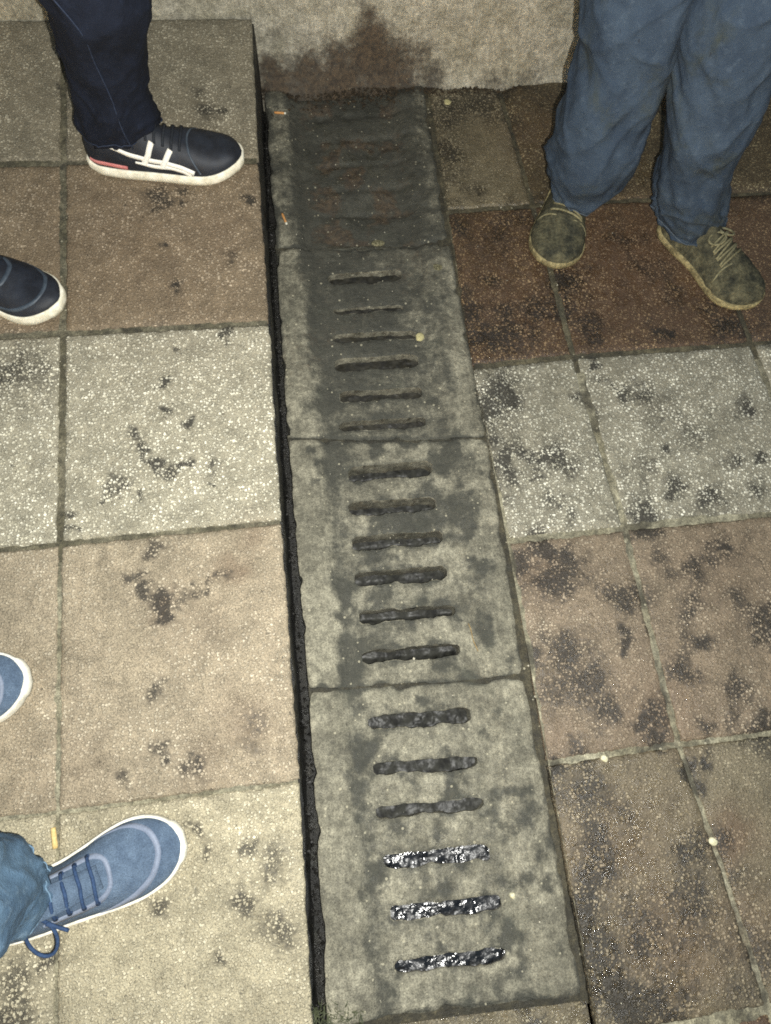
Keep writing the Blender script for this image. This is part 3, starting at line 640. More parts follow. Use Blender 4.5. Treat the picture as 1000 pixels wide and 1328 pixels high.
class Shoe:
    def __init__(s, parent, base, toe, ang, right, L=.3, wk=1., hk=1., P=LP, upper='navy_leather', rubber='cream_rubber', sole_t=.024, flare=.003, spring=.012, tilt=None, name='shoe', lump=.0008):
        s.lump = lump; s.L, s.wk, s.hk, s.med = L, wk * L / .3, hk, (1 if right else -1); s.zs = sole_t; s.flare = flare; s.spring = spring
        d = np.array([math.cos(ang), math.sin(ang)]); heel = np.array(toe[:2]) - d * L
        sx = P[1] * d[0] + P[2] * d[1]; sy = -P[1] * d[1] + P[2] * d[0]
        z0 = plane_z(P, heel[0], heel[1]) + .0015
        s.world = lambda q: np.array([heel[0] + d[0] * q[0] - d[1] * q[1], heel[1] + d[1] * q[0] + d[0] * q[1], z0 + q[2] + sx * q[0] + sy * q[1]])
        s.base = np.array(base); s.P = P
        n, m = 72, 30
        V = []
        for i in range(n):
            for j in range(m):
                p, nn = s.nrm(i / (n - 1), math.pi * j / (m - 1)); q = float(fbm(np.array(p[0] * 55 + 9), np.array(p[1] * 55 + p[2] * 40 + 9), 17, 3)) - .5
                V.append(s.wl(p + nn * lump * 2 * q))
        f = [q[::-1] for q in grid_faces(m, n)]
        f += [tuple(range(m)), tuple((n - 1) * m + j for j in range(m))[::-1]]
        s.o = mesh_obj(name, V, f, M[upper], parent)
        # sole
        V = []; f = []; k = 96
        ringd = [(-.004, 0.), (.0, .003), (.0012, sole_t * .5), (.0006, sole_t * .92), (-.0015, sole_t + .001), (-.006, sole_t - .001)]
        for off, z in ringd:
            for i in range(k):
                a = i / k; ss, sd = (a * 2, 1) if a < .5 else (2 - a * 2, -1)
                ss = .5 - .5 * math.cos(math.pi * ss)
                wv = (interp(WID, ss) * s.wk + flare + off); ex = (flare + off) * (-1 if ss < .03 else (1 if ss > .97 else 0)) * 1.0
                V.append(s.wl((ss * L + ex, s.yc(ss) + sd * wv, z + s.toe(ss))))
        f = [q for q in grid_faces(k, len(ringd), True)]
        f.append(tuple(range(k))[::-1]); f.append(tuple((len(ringd) - 1) * k + i for i in range(k)))
        so = mesh_obj('sole', V, f, M[rubber], s.o)
        bm = bmesh.new(); bm.from_mesh(so.data); bmesh.ops.recalc_face_normals(bm, faces=bm.faces); bm.to_mesh(so.data); bm.free()
        bm = bmesh.new(); bm.from_mesh(s.o.data); bmesh.ops.recalc_face_normals(bm, faces=bm.faces); bm.to_mesh(s.o.data); bm.free()
    def wl(s, q): return s.world(q) - s.base
    def toe(s, t): return s.spring * sstep(.72, 1., t) ** 1.5 + .004 * sstep(.08, 0, t)
    def yc(s, t): return s.med * (.010 * sstep(.35, .85, t) - .002) 
    def surf(s, t, a):
        w_ = interp(WID, t) * s.wk; h = interp(HGT, t) * s.hk; zs = s.zs * .8
        e1 = .82 + .25 * math.exp(-((t - .4) / .16) ** 2); e2 = .78 + .30 * math.exp(-((t - .42) / .2) ** 2)
        c, sn = math.cos(a), math.sin(a)
        y = w_ * math.copysign(abs(c) ** e1, c); z = zs + max(h - zs, .004) * abs(sn) ** e2
        return (t * s.L, s.yc(t) - s.med * y * 1.0, z + s.toe(t))     # a=0 lateral, a=pi medial
    def nrm(s, t, a):
        p = np.array(s.surf(t, a)); u = np.array(s.surf(min(t + .01, 1), a)) - np.array(s.surf(max(t - .01, 0), a)); v = np.array(s.surf(t, min(a + .03, math.pi))) - np.array(s.surf(t, max(a - .03, 0)))
        n = np.cross(u, v); n = n / (np.linalg.norm(n) + 1e-9)
        c = np.array([t * s.L, s.yc(t), s.zs]); 
        if np.dot(n, p - c) < 0: n = -n
        return p, n
    def ribbon(s, name, path, width, mat, lift=.0012, n=30, ends=True, cap=True):
        pts = []
        for i in range(n):
            f = i / (n - 1) * (len(path) - 1); k = min(int(f), len(path) - 2); r = f - k
            a, b = path[k], path[k + 1]; pts.append((a[0] + (b[0] - a[0]) * r, a[1] + (b[1] - a[1]) * r))
        for _ in range(2): pts = [pts[0]] + [tuple((np.array(pts[i - 1]) + 2 * np.array(pts[i]) + np.array(pts[i + 1])) / 4) for i in range(1, n - 1)] + [pts[-1]]
        PN = [s.nrm(*q) for q in pts]; V = []
        for i in range(n):
            t = PN[min(i + 1, n - 1)][0] - PN[max(i - 1, 0)][0]; t /= np.linalg.norm(t) + 1e-9; p, nn = PN[i]; sd = np.cross(nn, t)
            ww = width if not hasattr(width, '__len__') else np.interp(i / (n - 1), np.linspace(0, 1, len(width)), width)
            for o, l in ((-.5, -.0012), (-.46, lift * .8), (0, lift), (.46, lift * .8), (.5, -.0012)): V.append(s.wl(p + sd * o * ww + nn * l))
        f = grid_faces(5, n)
        if cap: f += [(0, 1, 2, 3, 4), tuple((n - 1) * 5 + k for k in range(5))[::-1]]
        o = mesh_obj(name, V, f, M[mat], s.o)
        return o
    def patch(s, name, t0, t1, a0, a1, mat, lift=.001, edge=lambda t, a: True, n=26):
        V = []
        for i in range(n):
            for j in range(n):
                u, v = i / (n - 1), j / (n - 1); t = t0(v) + (t1(v) - t0(v)) * u; a = a0 + (a1 - a0) * v
                p, nn = s.nrm(t, a); l = lift if 0 < i < n - 1 and 0 < j < n - 1 else -.0012; V.append(s.wl(p + nn * l))
        return mesh_obj(name, V, grid_faces(n, n), M[mat], s.o)
    def lace(s, name, path, r, mat, lift=.003, n=16):
        pts = []
        for i in range(n):
            f = i / (n - 1) * (len(path) - 1); k = min(int(f), len(path) - 2); q = f - k; a, b = path[k], path[k + 1]
            p, nn = s.nrm(a[0] + (b[0] - a[0]) * q, a[1] + (b[1] - a[1]) * q); pts.append(p + nn * lift * (.35 + .65 * math.sin(math.pi * min(max(i / (n - 1), 0), 1))))
        v, f = tube([s.wl(p) for p in pts], r, 6); return mesh_obj(name, v, f, M[mat], s.o)

def catmull(keys, n):
    """keys: rows (cx, cy, z, rx, ry); returns n rows spaced along the leg"""
    K = np.array(keys, float); d = np.r_[0, np.cumsum(np.linalg.norm(np.diff(K[:, :3], axis=0), axis=1))]
    s = np.linspace(0, d[-1], n); out = np.zeros((n, K.shape[1]))
    for c in range(K.shape[1]): out[:, c] = [interp(list(zip(d, K[:, c])), q) for q in s]
    return out, s
def leg_mesh(keys, facing, fold, seed, n=190, m=110, tuck=.03, cuff_wave=.006):
    R_, s = catmull(keys, n)
    cf, sf = math.cos(facing), math.sin(facing)
    a = np.tile(np.linspace(0, 2 * math.pi, m, endpoint=False), (n, 1)); ss = np.tile(s[:, None], (1, m)); near = np.exp(-ss / .10)
    # folds: slanting creases, tight near the cuff, looser above
    rid = lambda p_, q_, sd: (1 - np.abs(2 * vnoise(p_, q_, sd) - 1)) ** 2.2 - .35          # sharp-crested creases
    f1 = fbm(np.cos(a) * 1.1 + np.sin(a) * .5 + seed, ss * 11 + 1.6 * np.sin(a + seed), seed, 3) - .5
    f4 = rid(np.cos(a + .6) * 1.5 + seed * 2, ss * 15 + 2.2 * np.sin(a + 2 * seed), seed + 3) + .6 * rid(np.sin(a) * 1.8 + seed, ss * 24 - 2.6 * np.sin(a + seed), seed + 4)
    f2 = rid(np.cos(a) * 1.3 + seed, ss * 38 + 2.2 * np.sin(a * 1 + seed) + np.sin(a * 2), seed + 5)
    f3 = fbm(np.cos(a) * 1.2 + seed, ss * 4 + np.sin(a) * 1.5, seed + 9, 2) - .5
    dr = fold * (f1 * (.5 + .4 * near) + f3 * 1.0 + f4 * (.28 + .22 * near) + f2 * .55 * near)
    x = (R_[:, 4:5] + dr) * np.cos(a); y = (R_[:, 3:4] + dr) * np.sin(a); zz = R_[:, 2:3] + cuff_wave * np.sin(a * 2 + seed) * near
    V = [tuple(q) for q in np.stack([R_[:, 0:1] + cf * x - sf * y, R_[:, 1:2] + sf * x + cf * y, zz], -1).reshape(-1, 3)]
    f = grid_faces(m, n, True)
    # hem turned inwards
    o = len(V)
    for k, (dx, dz) in enumerate(((.93, -.0005), (.88, .004), (.84, tuck))):
        for j in range(m):
            q = np.array(V[j]); c = np.array([R_[0][0], R_[0][1], q[2]]); p = c + (q - c) * dx; p[2] = q[2] + dz; V.append(tuple(p))
    for k in range(3):
        a0 = 0 if k == 0 else o + (k - 1) * m; b0 = o + k * m
        f += [(a0 + (j + 1) % m, a0 + j, b0 + j, b0 + (j + 1) % m) for j in range(m)]
    return V, f, R_
def ring(z, a, b, ky=1.05, da=0):
    """a leg ring at height z from its two outline pixels"""
    p, q = at_z(*a, z), at_z(*b, z); c = (p + q) / 2; r = np.linalg.norm(p - q) / 2
    return [c[0], c[1], z, r, r * ky]
def leg_up(keys, hip, rt, top):
    """carry the leg on from the last ring to the hip"""
    l = keys[-1]
    for f in (.25, .5, .75, 1): keys.append([l[0] + (hip[0] - l[0]) * f, l[1] + (hip[1] - l[1]) * f, l[2] + (top - l[2]) * f, l[3] + (rt - l[3]) * f, l[4] + (rt * 1.08 - l[4]) * f])
    return keys
def person(label, facing, legs, pelvis, z0, trouser_mat, shirt_mat, seed, fold=.012, stitch='stitch'):
    """legs: [left keys, right keys] from cuff up. Body is one continuous skinned mesh inside the clothes."""
    base = np.array([pelvis[0], pelvis[1], z0])
    root = empty('person', base); tag(root, label, 'person')
    f = np.array([math.cos(facing), math.sin(facing), 0]); l = np.array([-f[1], f[0], 0]); P0 = np.array([pelvis[0], pelvis[1], 0.])
    hz = z0 + .88
    parts = []; hems = []
    for k, keys in enumerate(legs):
        sgn = 1 if k == 0 else -1
        h = P0 + l * sgn * .085
        v, fc, _ = leg_mesh(leg_up(keys, h, .098, hz), facing, fold, seed + k * 13); parts.append((v, fc))
        row = 3; cen = np.mean(v[row * 110:(row + 1) * 110], axis=0)
        hems.append([np.array(q) + (np.array(q) - cen) * .008 for q in v[row * 110:(row + 1) * 110]])
    # seat of the trousers up to the waist
    pv, pf, _ = leg_mesh([[P0[0], P0[1], hz - .09, .155, .10], [P0[0], P0[1], hz - .02, .185, .125], [P0[0], P0[1], hz + .08, .175, .12], [P0[0], P0[1], hz + .17, .155, .108]], facing, fold * .5, seed + 40, 30, 60)
    parts.append((pv, pf))
    V, fc = join(parts); tr = mesh_obj('trousers', np.array(V) - base, fc, M[trouser_mat], root)
    for hm in hems:
        hv, hf = tube([q - base for q in hm + hm[:1]], .0013, 5, False); mesh_obj('hem_stitch', hv, hf, M[stitch], tr)
    # body skeleton
    pts = []; E = []; rad = []
    def add(p, r, par=None):
        pts.append(np.array(p) - base); rad.append(r)
        if par is not None: E.append((par, len(pts) - 1))
        return len(pts) - 1
    up = np.array([0, 0, 1.])
    pel = add(P0 + up * (hz + .04), (.12, .085)); sp1 = add(P0 + up * (hz + .22), (.115, .08), pel); ch = add(P0 + up * (hz + .42) + f * .01, (.145, .095), sp1)
    nk = add(P0 + up * (hz + .56), (.055, .055), ch); hd = add(P0 + up * (hz + .64) + f * .015, (.068, .078), nk); h2 = add(P0 + up * (hz + .72) + f * .02, (.075, .092), hd); h3 = add(P0 + up * (hz + .79) + f * .012, (.055, .07), h2)
    nz = add(P0 + up * (hz + .685) + f * .118, (.012, .012), h2)
    for sgn in (1, -1):
        ear = add(P0 + up * (hz + .69) + l * sgn * .088, (.008, .018), h2)
        sh = add(P0 + up * (hz + .47) + l * sgn * .17, (.055, .055), ch); el = add(P0 + up * (hz + .2) + l * sgn * .25 - f * .06, (.042, .042), sh); wr = add(P0 + up * (hz + .03) + l * sgn * .185 + f * .05, (.03, .03), el); add(P0 + up * (hz - .05) + l * sgn * .15 + f * .07, (.025, .03), wr)
    for k, keys in enumerate(legs):
        sgn = 1 if k == 0 else -1
        th = add(P0 + up * (hz - .05) + l * sgn * .085, (.055, .055), pel); kk = keys[len(keys) // 2]; kn = add(np.array(keys[-4][:3]), (.036, .036), th)
        an = add(np.array(keys[0][:3]) + up * .012, (.026, .026), kn); an2 = add(np.array(keys[0][:3]) - up * .03, (.026, .026), an)
    me = bpy.data.meshes.new('body'); me.from_pydata([tuple(p) for p in pts], E, []); o = bpy.data.objects.new('body', me); C.objects.link(o); o.parent = root
    sk = o.modifiers.new('skin', 'SKIN'); sk.use_smooth_shade = True
    for i, r in enumerate(rad): me.skin_vertices[0].data[i].radius = r
    me.skin_vertices[0].data[0].use_root = True
    o.modifiers.new('sub', 'SUBSURF').levels = 2; o.modifiers['sub'].render_levels = 2; me.materials.append(M['skin'])
    # shirt: trunk and sleeves
    sp = []
    sv, sf_, _ = leg_mesh([[P0[0], P0[1], hz + .06, .185, .13], [P0[0], P0[1], hz + .2, .175, .125], [P0[0], P0[1], hz + .38, .2, .13], [P0[0], P0[1], hz + .49, .17, .1], [P0[0], P0[1], hz + .545, .075, .07]], facing, .01, seed + 60, 40, 56); sp.append((sv, sf_))
    for sgn in (1, -1):
        a, b, c_ = P0 + up * (hz + .475) + l * sgn * .13, P0 + up * (hz + .2) + l * sgn * .25 - f * .06, P0 + up * (hz + .05) + l * sgn * .195 + f * .04
        sp.append(tube([a, a * .6 + b * .4 + l * sgn * .02, b, b * .5 + c_ * .5, c_], [.075, .07, .06, .054, .047], 18, False))
    V, fc = join(sp); mesh_obj('shirt', np.array(V) - base, fc, M[shirt_mat], root)
    # hair cap
    V = []; hc = P0 + up * (hz + .735) + f * .005
    for i in range(14):
        th = (i / 13) * math.pi * .56
        for j in range(28):
            a = 2 * math.pi * j / 28; cut = 1.0 - (.28 * max(0, math.cos(a)) if i > 8 else 0)
            rr = 1 + .05 * vnoise(np.array(j * .9), np.array(i * .9), seed)
            V.append(hc + (f * .107 * math.cos(a) + l * .09 * math.sin(a)) * math.sin(th * cut) * rr + up * .1 * math.cos(th * cut) * rr)
    fc = grid_faces(28, 14, True); mesh_obj('hair', np.array(V) - base, fc, M['hair'], root)
    return root, base, tr, P0

# --- person in dark jeans beside the wall
kA1 = [ring(.195, (106, 172), (200, 146)), ring(.22, (101, 158), (200, 142)), ring(.265, (100, 130), (193, 130)), ring(.32, (92, 92), (190, 96)), ring(.40, (72, 40), (189, 42)), ring(.48, (55, -10), (190, -10))]
toeA2 = on(LP, 89, 400); angA2 = math.radians(-22)
hx = toeA2[:2] - .235 * np.array([math.cos(angA2), math.sin(angA2)])
zA2 = plane_z(LP, *hx)
kA2 = [[hx[0], hx[1], zA2 + .055, .063, .068], [hx[0] + .0, hx[1], zA2 + .12, .065, .068], [hx[0] + .01, hx[1] + .01, zA2 + .25, .068, .07], [hx[0] + .03, hx[1] + .02, zA2 + .42, .072, .075]]
pA = (-.50, 1.13)
rootA, baseA, trA, P0A = person('person in dark indigo jeans and black sneakers with white stripes', math.radians(-8), [kA1, kA2], pA, .12, 'denim_dark', 'shirt_black', 11, .017)
toeA = on(LP, 316, 222)
shA = Shoe(rootA, baseA, toeA, math.radians(-7), True, L=.305, wk=1.0, hk=1.14, upper='navy_leather', rubber='cream_rubber', sole_t=.022, spring=.014)
def stripes(sh):
    sh.ribbon('stripe', [(.19, .62), (.30, .46), (.42, .42), (.53, .44), (.62, .36), (.70, .16)], [.006, .009, .009, .009, .009, .011], 'white_leather', .0014)
    sh.ribbon('stripe', [(.33, .30), (.45, .27), (.56, .30), (.63, .22), (.68, .08)], [.004, .008, .007, .008, .009], 'white_leather', .0014)
    sh.ribbon('stripe', [(.385, .30), (.42, .55), (.455, .98)], .011, 'white_leather', .0018)
    sh.ribbon('stripe', [(.50, .28), (.53, .55), (.565, .93)], .011, 'white_leather', .0018)
stripes(shA)
shA.ribbon('heel_band', [(.27, .10), (.12, .12), (.03, .14)], .008, 'pink_rubber', .0016)
shA.ribbon('tongue_tab', [(.335, 1.30), (.36, 1.35)], .010, 'white_leather', .003, 8)
for i in range(5): shA.lace('lace', [(.42 + i * .05, .95), (.425 + i * .05, 1.57), (.42 + i * .05, 2.2)], .0028, 'lace_black')
shA.ribbon('toe_seam', [(.74, .15), (.68, .9), (.66, 1.57), (.68, 2.2), (.74, 2.9)], .004, 'grey_trim', .0008)
shA2 = Shoe(rootA, baseA, toeA2, angA2, False, L=.305, wk=1.06, hk=1.08, upper='navy_leather', rubber='cream_rubber', sole_t=.024, spring=.014)
shA2.ribbon('toe_overlay', [(.60, 3.0), (.78, 2.75), (.89, 2.2), (.92, 1.57), (.89, .9), (.78, .4), (.6, .15)], .007, 'grey_trim', .001)
shA2.ribbon('eyestay', [(.35, 2.4), (.62, 2.3), (.69, 1.9), (.70, 1.57), (.69, 1.2), (.62, .85), (.35, .7)], .008, 'grey_trim', .001)
for i in range(5): shA2.lace('lace', [(.42 + i * .05, .95), (.425 + i * .05, 1.57), (.42 + i * .05, 2.2)], .0028, 'lace_black')

# --- person in blue work trousers
kB1 = [ring(.078, (722, 244), (768, 254), 1.2), ring(.10, (718, 236), (790, 240), 1.1), ring(.145, (712, 214), (812, 214)), ring(.21, (718, 183), (832, 186)), ring(.30, (735, 132), (842, 136)), ring(.39, (757, 66), (872, 72)), ring(.47, (762, 0), (896, 4))]
kB2 = [ring(.07, (853, 276), (940, 296), .9), ring(.10, (849, 262), (944, 276), .95), ring(.16, (852, 238), (946, 248)), ring(.24, (858, 196), (958, 204)), ring(.34, (866, 140), (984, 144)), ring(.44, (880, 66), (1008, 70)), ring(.52, (898, 0), (1030, 2))]
pB = (.83, 1.20)
rootB, baseB, trB, P0B = person('person in dusty blue work trousers and dirty grey shoes', math.radians(-94), [kB2, kB1], pB, .02, 'work_blue', 'shirt_grey', 23, .026, 'stitch_grey')
for toe, ang, rt in ((on(RP, 705, 349), math.radians(-117), True), (on(RP, 978, 398), math.radians(-57), False)):
    sh = Shoe(rootB, baseB, toe, ang, rt, L=.285, wk=1.32, hk=1.02, lump=.0035, P=RP, upper='dusty_suede', rubber='yellow_rubber', sole_t=.018, flare=.002, spring=.008)
    for i in range(4): sh.lace('lace', [(.44 + i * .055, .95), (.45 + i * .055, 1.57), (.46 + i * .055, 2.2)], .0026, 'lace_tan', .004)
    for i in range(3): sh.lace('lace', [(.44 + i * .055, .95), (.47 + i * .055, 1.57), (.5 + i * .055, 2.2)], .0026, 'lace_tan', .005)
    sh.ribbon('toe_seam', [(.66, .3), (.64, .9), (.66, 1.57), (.64, 2.2), (.66, 2.85)], .004, 'lace_tan', .0008)
    # a loose bow
    for sgn in (1, -1):
        pp = []
        for k in range(14):
            t = k / 13 * 2 * math.pi; p, nn = sh.nrm(.44, 1.57); q = p + nn * (.006 + .004 * math.sin(t)) + np.array([.014 * math.sin(t), sgn * (.016 - .016 * math.cos(t)), -.006 * (1 - math.cos(t))]); pp.append(sh.wl(q))
        v, f = tube(pp, .0024, 6); mesh_obj('lace_bow', v, f, M['lace_tan'], sh.o)

# --- person in blue jeans and blue trainers
kC1 = [ring(.118, (20, 1104), (25, 1200), .95), ring(.135, (8, 1101), (12, 1210), .95), ring(.165, (-8, 1096), (-8, 1222)), ring(.20, (-28, 1094), (-30, 1236)), ring(.30, (-92, 1092), (-96, 1292)), ring(.42, (-185, 1120), (-190, 1350))]
toeC2 = on(LP, 43, 872); angC2 = math.radians(12)
hx = toeC2[:2] - .225 * np.array([math.cos(angC2), math.sin(angC2)]); zC2 = plane_z(LP, *hx)
kC2 = [[hx[0], hx[1], zC2 + .075, .062, .066], [hx[0] - .005, hx[1], zC2 + .13, .066, .07], [hx[0] - .01, hx[1] - .01, zC2 + .25, .07, .072], [hx[0] + .0, hx[1] - .02, zC2 + .42, .075, .08]]
pC = (-.68, -.01)
rootC, baseC, trC, P0C = person('person in faded blue jeans and blue knit sneakers with white soles', math.radians(8), [kC2, kC1], pC, .03, 'denim_blue', 'shirt_blue', 37, .022, 'stitch_blue')
for toe, ang, rt in ((on(LP, 243, 1092), math.radians(14), True), (toeC2, angC2, False)):
    sh = Shoe(rootC, baseC, toe, ang, rt, L=.305, wk=1.1, hk=1.0, upper='blue_knit', rubber='white_rubber', sole_t=.026, flare=.0035, spring=.01)
    sh.ribbon('toe_overlay', [(.56, .14), (.72, .5), (.84, .95), (.9, 1.57), (.87, 2.2), (.78, 2.65), (.6, 2.95)], [.012, .012, .009, .009, .009, .008, .006], 'blue_trim', .0009)
    sh.ribbon('eyestay', [(.34, .75), (.5, .8), (.6, .95), (.655, 1.25), (.665, 1.57), (.655, 1.9), (.6, 2.2), (.5, 2.35), (.34, 2.4)], [.010, .010, .009, .007, .007, .007, .009, .010, .010], 'blue_trim', .0012)
    sh.ribbon('tongue', [(.30, 1.57), (.45, 1.57), (.62, 1.57)], [.040, .042, .034], 'blue_knit', .0035, 20)
    for i in range(4): sh.lace('lace', [(.40 + i * .06, .92), (.412 + i * .06, 1.57), (.40 + i * .06, 2.22)], .0028, 'lace_blue', .0065)
    for i in range(4):
        for a_ in (.9, 2.24):
            p, nn = sh.nrm(.40 + i * .06, a_); V, f = tube([sh.wl(p - nn * .001), sh.wl(p + nn * .0022)], [.0042, .0036], 10); mesh_obj('eyelet', V, f, M['lace_blue'], sh.o)
    if rt:
        pp = []
        p0, n0 = sh.nrm(.37, .95)
        for k in range(22):
            t = k / 21 * 2 * math.pi * .93; pp.append(sh.wl(p0 + n0 * .004 + np.array([.012 * math.sin(t) - .004 * t, -.021 * (1 - math.cos(t)), -.012 * (1 - math.cos(t)) + .006])))
        v, f = tube(pp, .0027, 7); mesh_obj('lace_loop', v, f, M['lace_blue'], sh.o)
        pp = [sh.wl(p0 + n0 * .006 + np.array([-.01 + .034 * k / 8, .012 - .03 * k / 8, .004 * math.sin(k / 8 * 3) - .004 * k / 8])) for k in range(9)]
        v, f = tube(pp, .0027, 7); mesh_obj('lace_end', v, f, M['lace_blue'], sh.o)
# ------------------------------------------------------------------ small litter
M['filter'] = plain('cigarette_filter_paper', 'a5713d', 'b98a55', 120, .8, .3, .0005, .3)
M['filter_pale'] = plain('tan_filter_paper', 'b39a62', 'c2ad78', 120, .8, .3, .0005, .3)
M['paper'] = plain('cigarette_paper', 'b9b5a2', 'ccc8b8', 120, .85, .3, .0005, .3)
M['gum'] = plain('old_gum', 'a5a080', 'c4c0a4', 90, .7, .4, .001, .35)
M['gum_dark'] = plain('flattened_gum', '8d875f', 'a19a73', 90, .8, .5, .001, .3)
M['gum_old'] = plain('grimy_gum', '45432f', '77725a', 260, .9, 1, .003, .2, 300, .8)
M['twig'] = plain('dry_straw', '8f7a52', '6e5b3a', 120, .85, .4, .0005, .3)
def surf_pt(P, px, py, dz=0): q = on(P, px, py); q[2] += dz; return q
def butt(P, a, b, r, label, m1, m2=None, frac=1., dz=0.):
    A = surf_pt(P, *a, r * .9 + dz); B = surf_pt(P, *b, r * .9 + dz); base = (A + B) / 2
    root = empty('cigarette_butt', base); tag(root, label, 'cigarette butt')
    mid = A + (B - A) * frac; n = 7
    pts = [A + (mid - A) * k / n for k in range(n + 1)]
    v, f = tube([p - base for p in pts], [r * (.9 if k in (0, n) else 1 - .12 * (k % 3 == 1)) for k in range(n + 1)], 12); mesh_obj('filter', v, f, M[m1], root)
    if m2:
        pts = [mid + (B - mid) * k / 4 for k in range(5)]; v, f = tube([p - base for p in pts], [r * .97, r * .95, r * .9, r * .93, r * .7], 12); mesh_obj('paper_end', v, f, M[m2], root)
butt(GP, (356, 147), (371, 148), .0028, 'orange cigarette butt lying on the dark wall slab, close to the wall', 'filter', 'paper', .85)
butt(GP, (366, 278), (372, 292), .0028, 'orange cigarette butt lying on the dark wall slab, far from the wall', 'filter', 'paper', .85)
butt(LP, (70, 1073), (73, 1100), .0042, 'tan cigarette butt beside the blue knit sneaker', 'filter_pale')
def blob(name, P, px, py, rpx, h, mat, label, cat, seed, ell=1., ang=0., dz=0.):
    q = surf_pt(P, px, py, dz); r = np.linalg.norm(on(P, px + rpx, py) - on(P, px, py)); V = []; nr, na = 7, 26
    for i in range(nr):
        t = i / (nr - 1)
        for j in range(na):
            a = 2 * math.pi * j / na; rr = r * t * (.8 + .4 * vnoise(np.array(math.cos(a) * 1.5 + 3), np.array(math.sin(a) * 1.5 + 3), seed))
            x, y = rr * math.cos(a) * ell, rr * math.sin(a)
            V.append((x * math.cos(ang) - y * math.sin(ang), x * math.sin(ang) + y * math.cos(ang), (h * (1 - t ** 3) - .0025 * (t > .99)) * (.75 + .5 * float(vnoise(np.array(x * 900), np.array(y * 900), seed)))))
    o = mesh_obj(name, V, grid_faces(na, nr, True), M[mat]); o.location = q
    return tag(o, label, cat)
blob('gum_spot', RP, 785, 984, 4.5, .002, 'gum', 'white gum spot on the joint beside the sludge slab', 'gum', 1)
blob('gum_spot', RP, 926, 1092, 5.5, .002, 'gum', 'pale gum spot on the joint between stained brown tiles', 'gum', 2)
blob('gum_spot', GP, 545, 435, 6, .0035, 'gum_dark', 'yellowish gum lump at the end of a silted slot', 'gum', 3, dz=-.004)
blob('gum_spot', GP, 568, 347, 7, .0012, 'gum_old', 'flat pale gum smear at the corner of the silted slab', 'gum', 4, 1.5, .1)
blob('leaf_scrap', GP, 490, 313, 5, .0014, 'gum_old', 'small yellowish leaf scrap on the joint of the wall slab', 'leaf', 5, 1.8, .05, -.004)
blob('gum_spot', RP, 581, 132, 5, .003, 'gum_dark', 'small tan gum spot near the wall beside the drain', 'gum', 6)
blob('pebble', GP, 665, 1162, 4, .004, 'gum', 'white pebble on the rim of the sludge slab', 'pebble', 7)
a, b = surf_pt(GP, 608, 808, .001), surf_pt(GP, 620, 844, .001)
v, f = tube([a + (b - a) * k / 6 + np.array([.0012 * math.sin(k * 1.3), 0, -.006]) for k in range(7)], .0009, 6); tag(mesh_obj('straw', v, f, M['twig']), 'thin dry straw lying on the slab with open slots', 'straw')
# grit: uncountable crumbs of stone and soil
def crumbs(name, n, pick, rmin, rmax, mat, label, seed):
    r0 = np.random.default_rng(seed); V = []; Fc = []
    for _ in range(n):
        x, y, z = pick(r0); r = rmin + (rmax - rmin) * r0.random() ** 3; o = len(V)
        d = r0.normal(size=(6, 3)) * .25
        for k, (a, b, c) in enumerate([(1, 0, 0), (-1, 0, 0), (0, 1, 0), (0, -1, 0), (0, 0, .8), (0, 0, -.8)]): V.append((x + r * (a + d[k][0]), y + r * (b + d[k][1]), z + r * (c + d[k][2])))
        Fc += [(o + i, o + j, o + k) for i, j, k in [(0, 2, 4), (2, 1, 4), (1, 3, 4), (3, 0, 4), (2, 0, 5), (1, 2, 5), (3, 1, 5), (0, 3, 5)]]
    tag(mesh_obj(name, V, Fc, M[mat], None, False), label, name, kind='stuff')
M['soil'] = plain('dark_soil', '1b1711', '3a3021', 200, .9, .5, .001, .3)
M['grit'] = plain('pale_grit', '8a8573', 'b5b09e', 200, .6, .3, .0005, .5)
def pk_wall(r): 
    x = r.uniform(-.06, .62); y = 1.553 - abs(r.normal()) * .02 * (1.3 if x < .37 else .6); return x, y, (0. if x < .36 else plane_z(RP, x, y)) + .0
crumbs('soil', 1500, pk_wall, .0012, .005, 'soil', 'dark soil crumbs heaped along the foot of the wall', 3)
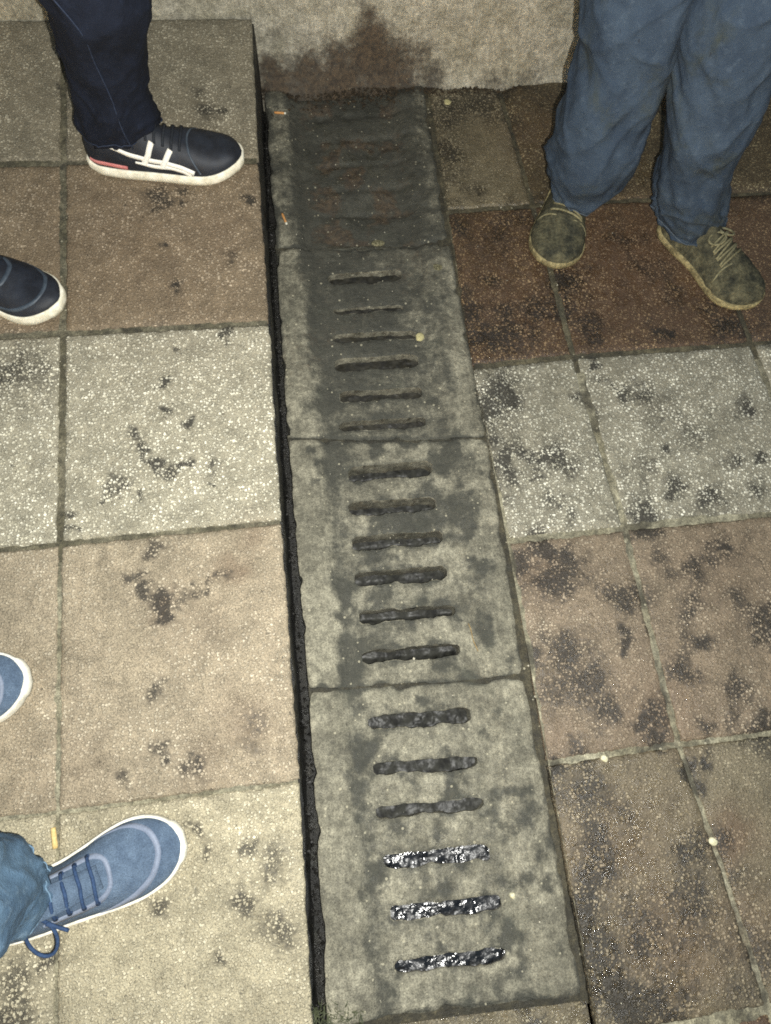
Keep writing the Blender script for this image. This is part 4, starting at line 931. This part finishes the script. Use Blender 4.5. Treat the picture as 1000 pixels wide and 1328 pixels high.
def pk_grit(r):
    while True:
        k = r.random()
        if k < .45: x, y = r.uniform(.0, .36), r.uniform(-.4, 1.5); return x, y, float(dish(np.array(x), np.array(y), 2)) + .0005
        if k < .5: x, y = r.normal(.368, .006), r.uniform(-.45, 1.5); return x, y, .004
        if k < .75: x, y = r.uniform(-.04, .37), r.uniform(-.47, -.42); return x, y, 0.
        x, y = r.uniform(.39, 1.1), r.uniform(-.45, 1.2); return x, y, plane_z(RP, x, y) + .0008
crumbs('grit', 330, pk_grit, .0006, .0022, 'grit', 'pale grit scattered over the drain slabs and stained tiles', 4)
def pk_gap(r): y = r.uniform(-.5, 1.5); return -.045 + r.normal() * .006, y, -.02 - .02 * r.random()
M['black_soil'] = plain('black_silt', '0b0a08', '1a1813', 200, .6, .5, .001, .5)
crumbs('silt_crumbs', 900, pk_gap, .001, .004, 'black_soil', 'black crumbs packed in the gap beside the step', 5)
# weeds at the low corner of the last slab
M['weed'] = plain('dull_green_weed', '2b3020', '474b35', 90, .7, .3, .0005, .3)
V = []; Fc = []
for _ in range(150):
    q = on(GP, random.uniform(404, 470), random.uniform(1306, 1345)); q[2] = -.006; a = random.uniform(0, 6.28); L_ = random.uniform(.006, .02); o = len(V); d = np.array([math.cos(a), math.sin(a), 0]); s_ = np.array([-d[1], d[0], 0]) * .0012
    for k in range(3):
        t = k / 2; c_ = q + d * L_ * t + np.array([0, 0, .012 * math.sin(t * 2)]); V += [c_ - s_ * (1 - t * .9), c_ + s_ * (1 - t * .9)]
    Fc += [(o, o + 1, o + 3, o + 2), (o + 2, o + 3, o + 5, o + 4)]
tag(mesh_obj('weeds', V, Fc, M['weed']), 'tiny green weeds at the corner of the sludge slab', 'weeds', kind='stuff')
# pale stitching down the dark jeans
R_, s_ = catmull(kA1[:7], 50); V = []
pts = []
for k, q in enumerate(R_):
    cA = math.radians(-68 - 46 * k / 40); pts.append(np.array([q[0] + (q[4] + .003) * math.cos(cA), q[1] + (q[3] + .003) * math.sin(cA), q[2]]) - baseA)
v, f = tube(pts, .0014, 6); mesh_obj('seam', v, f, M['stitch'], trA)
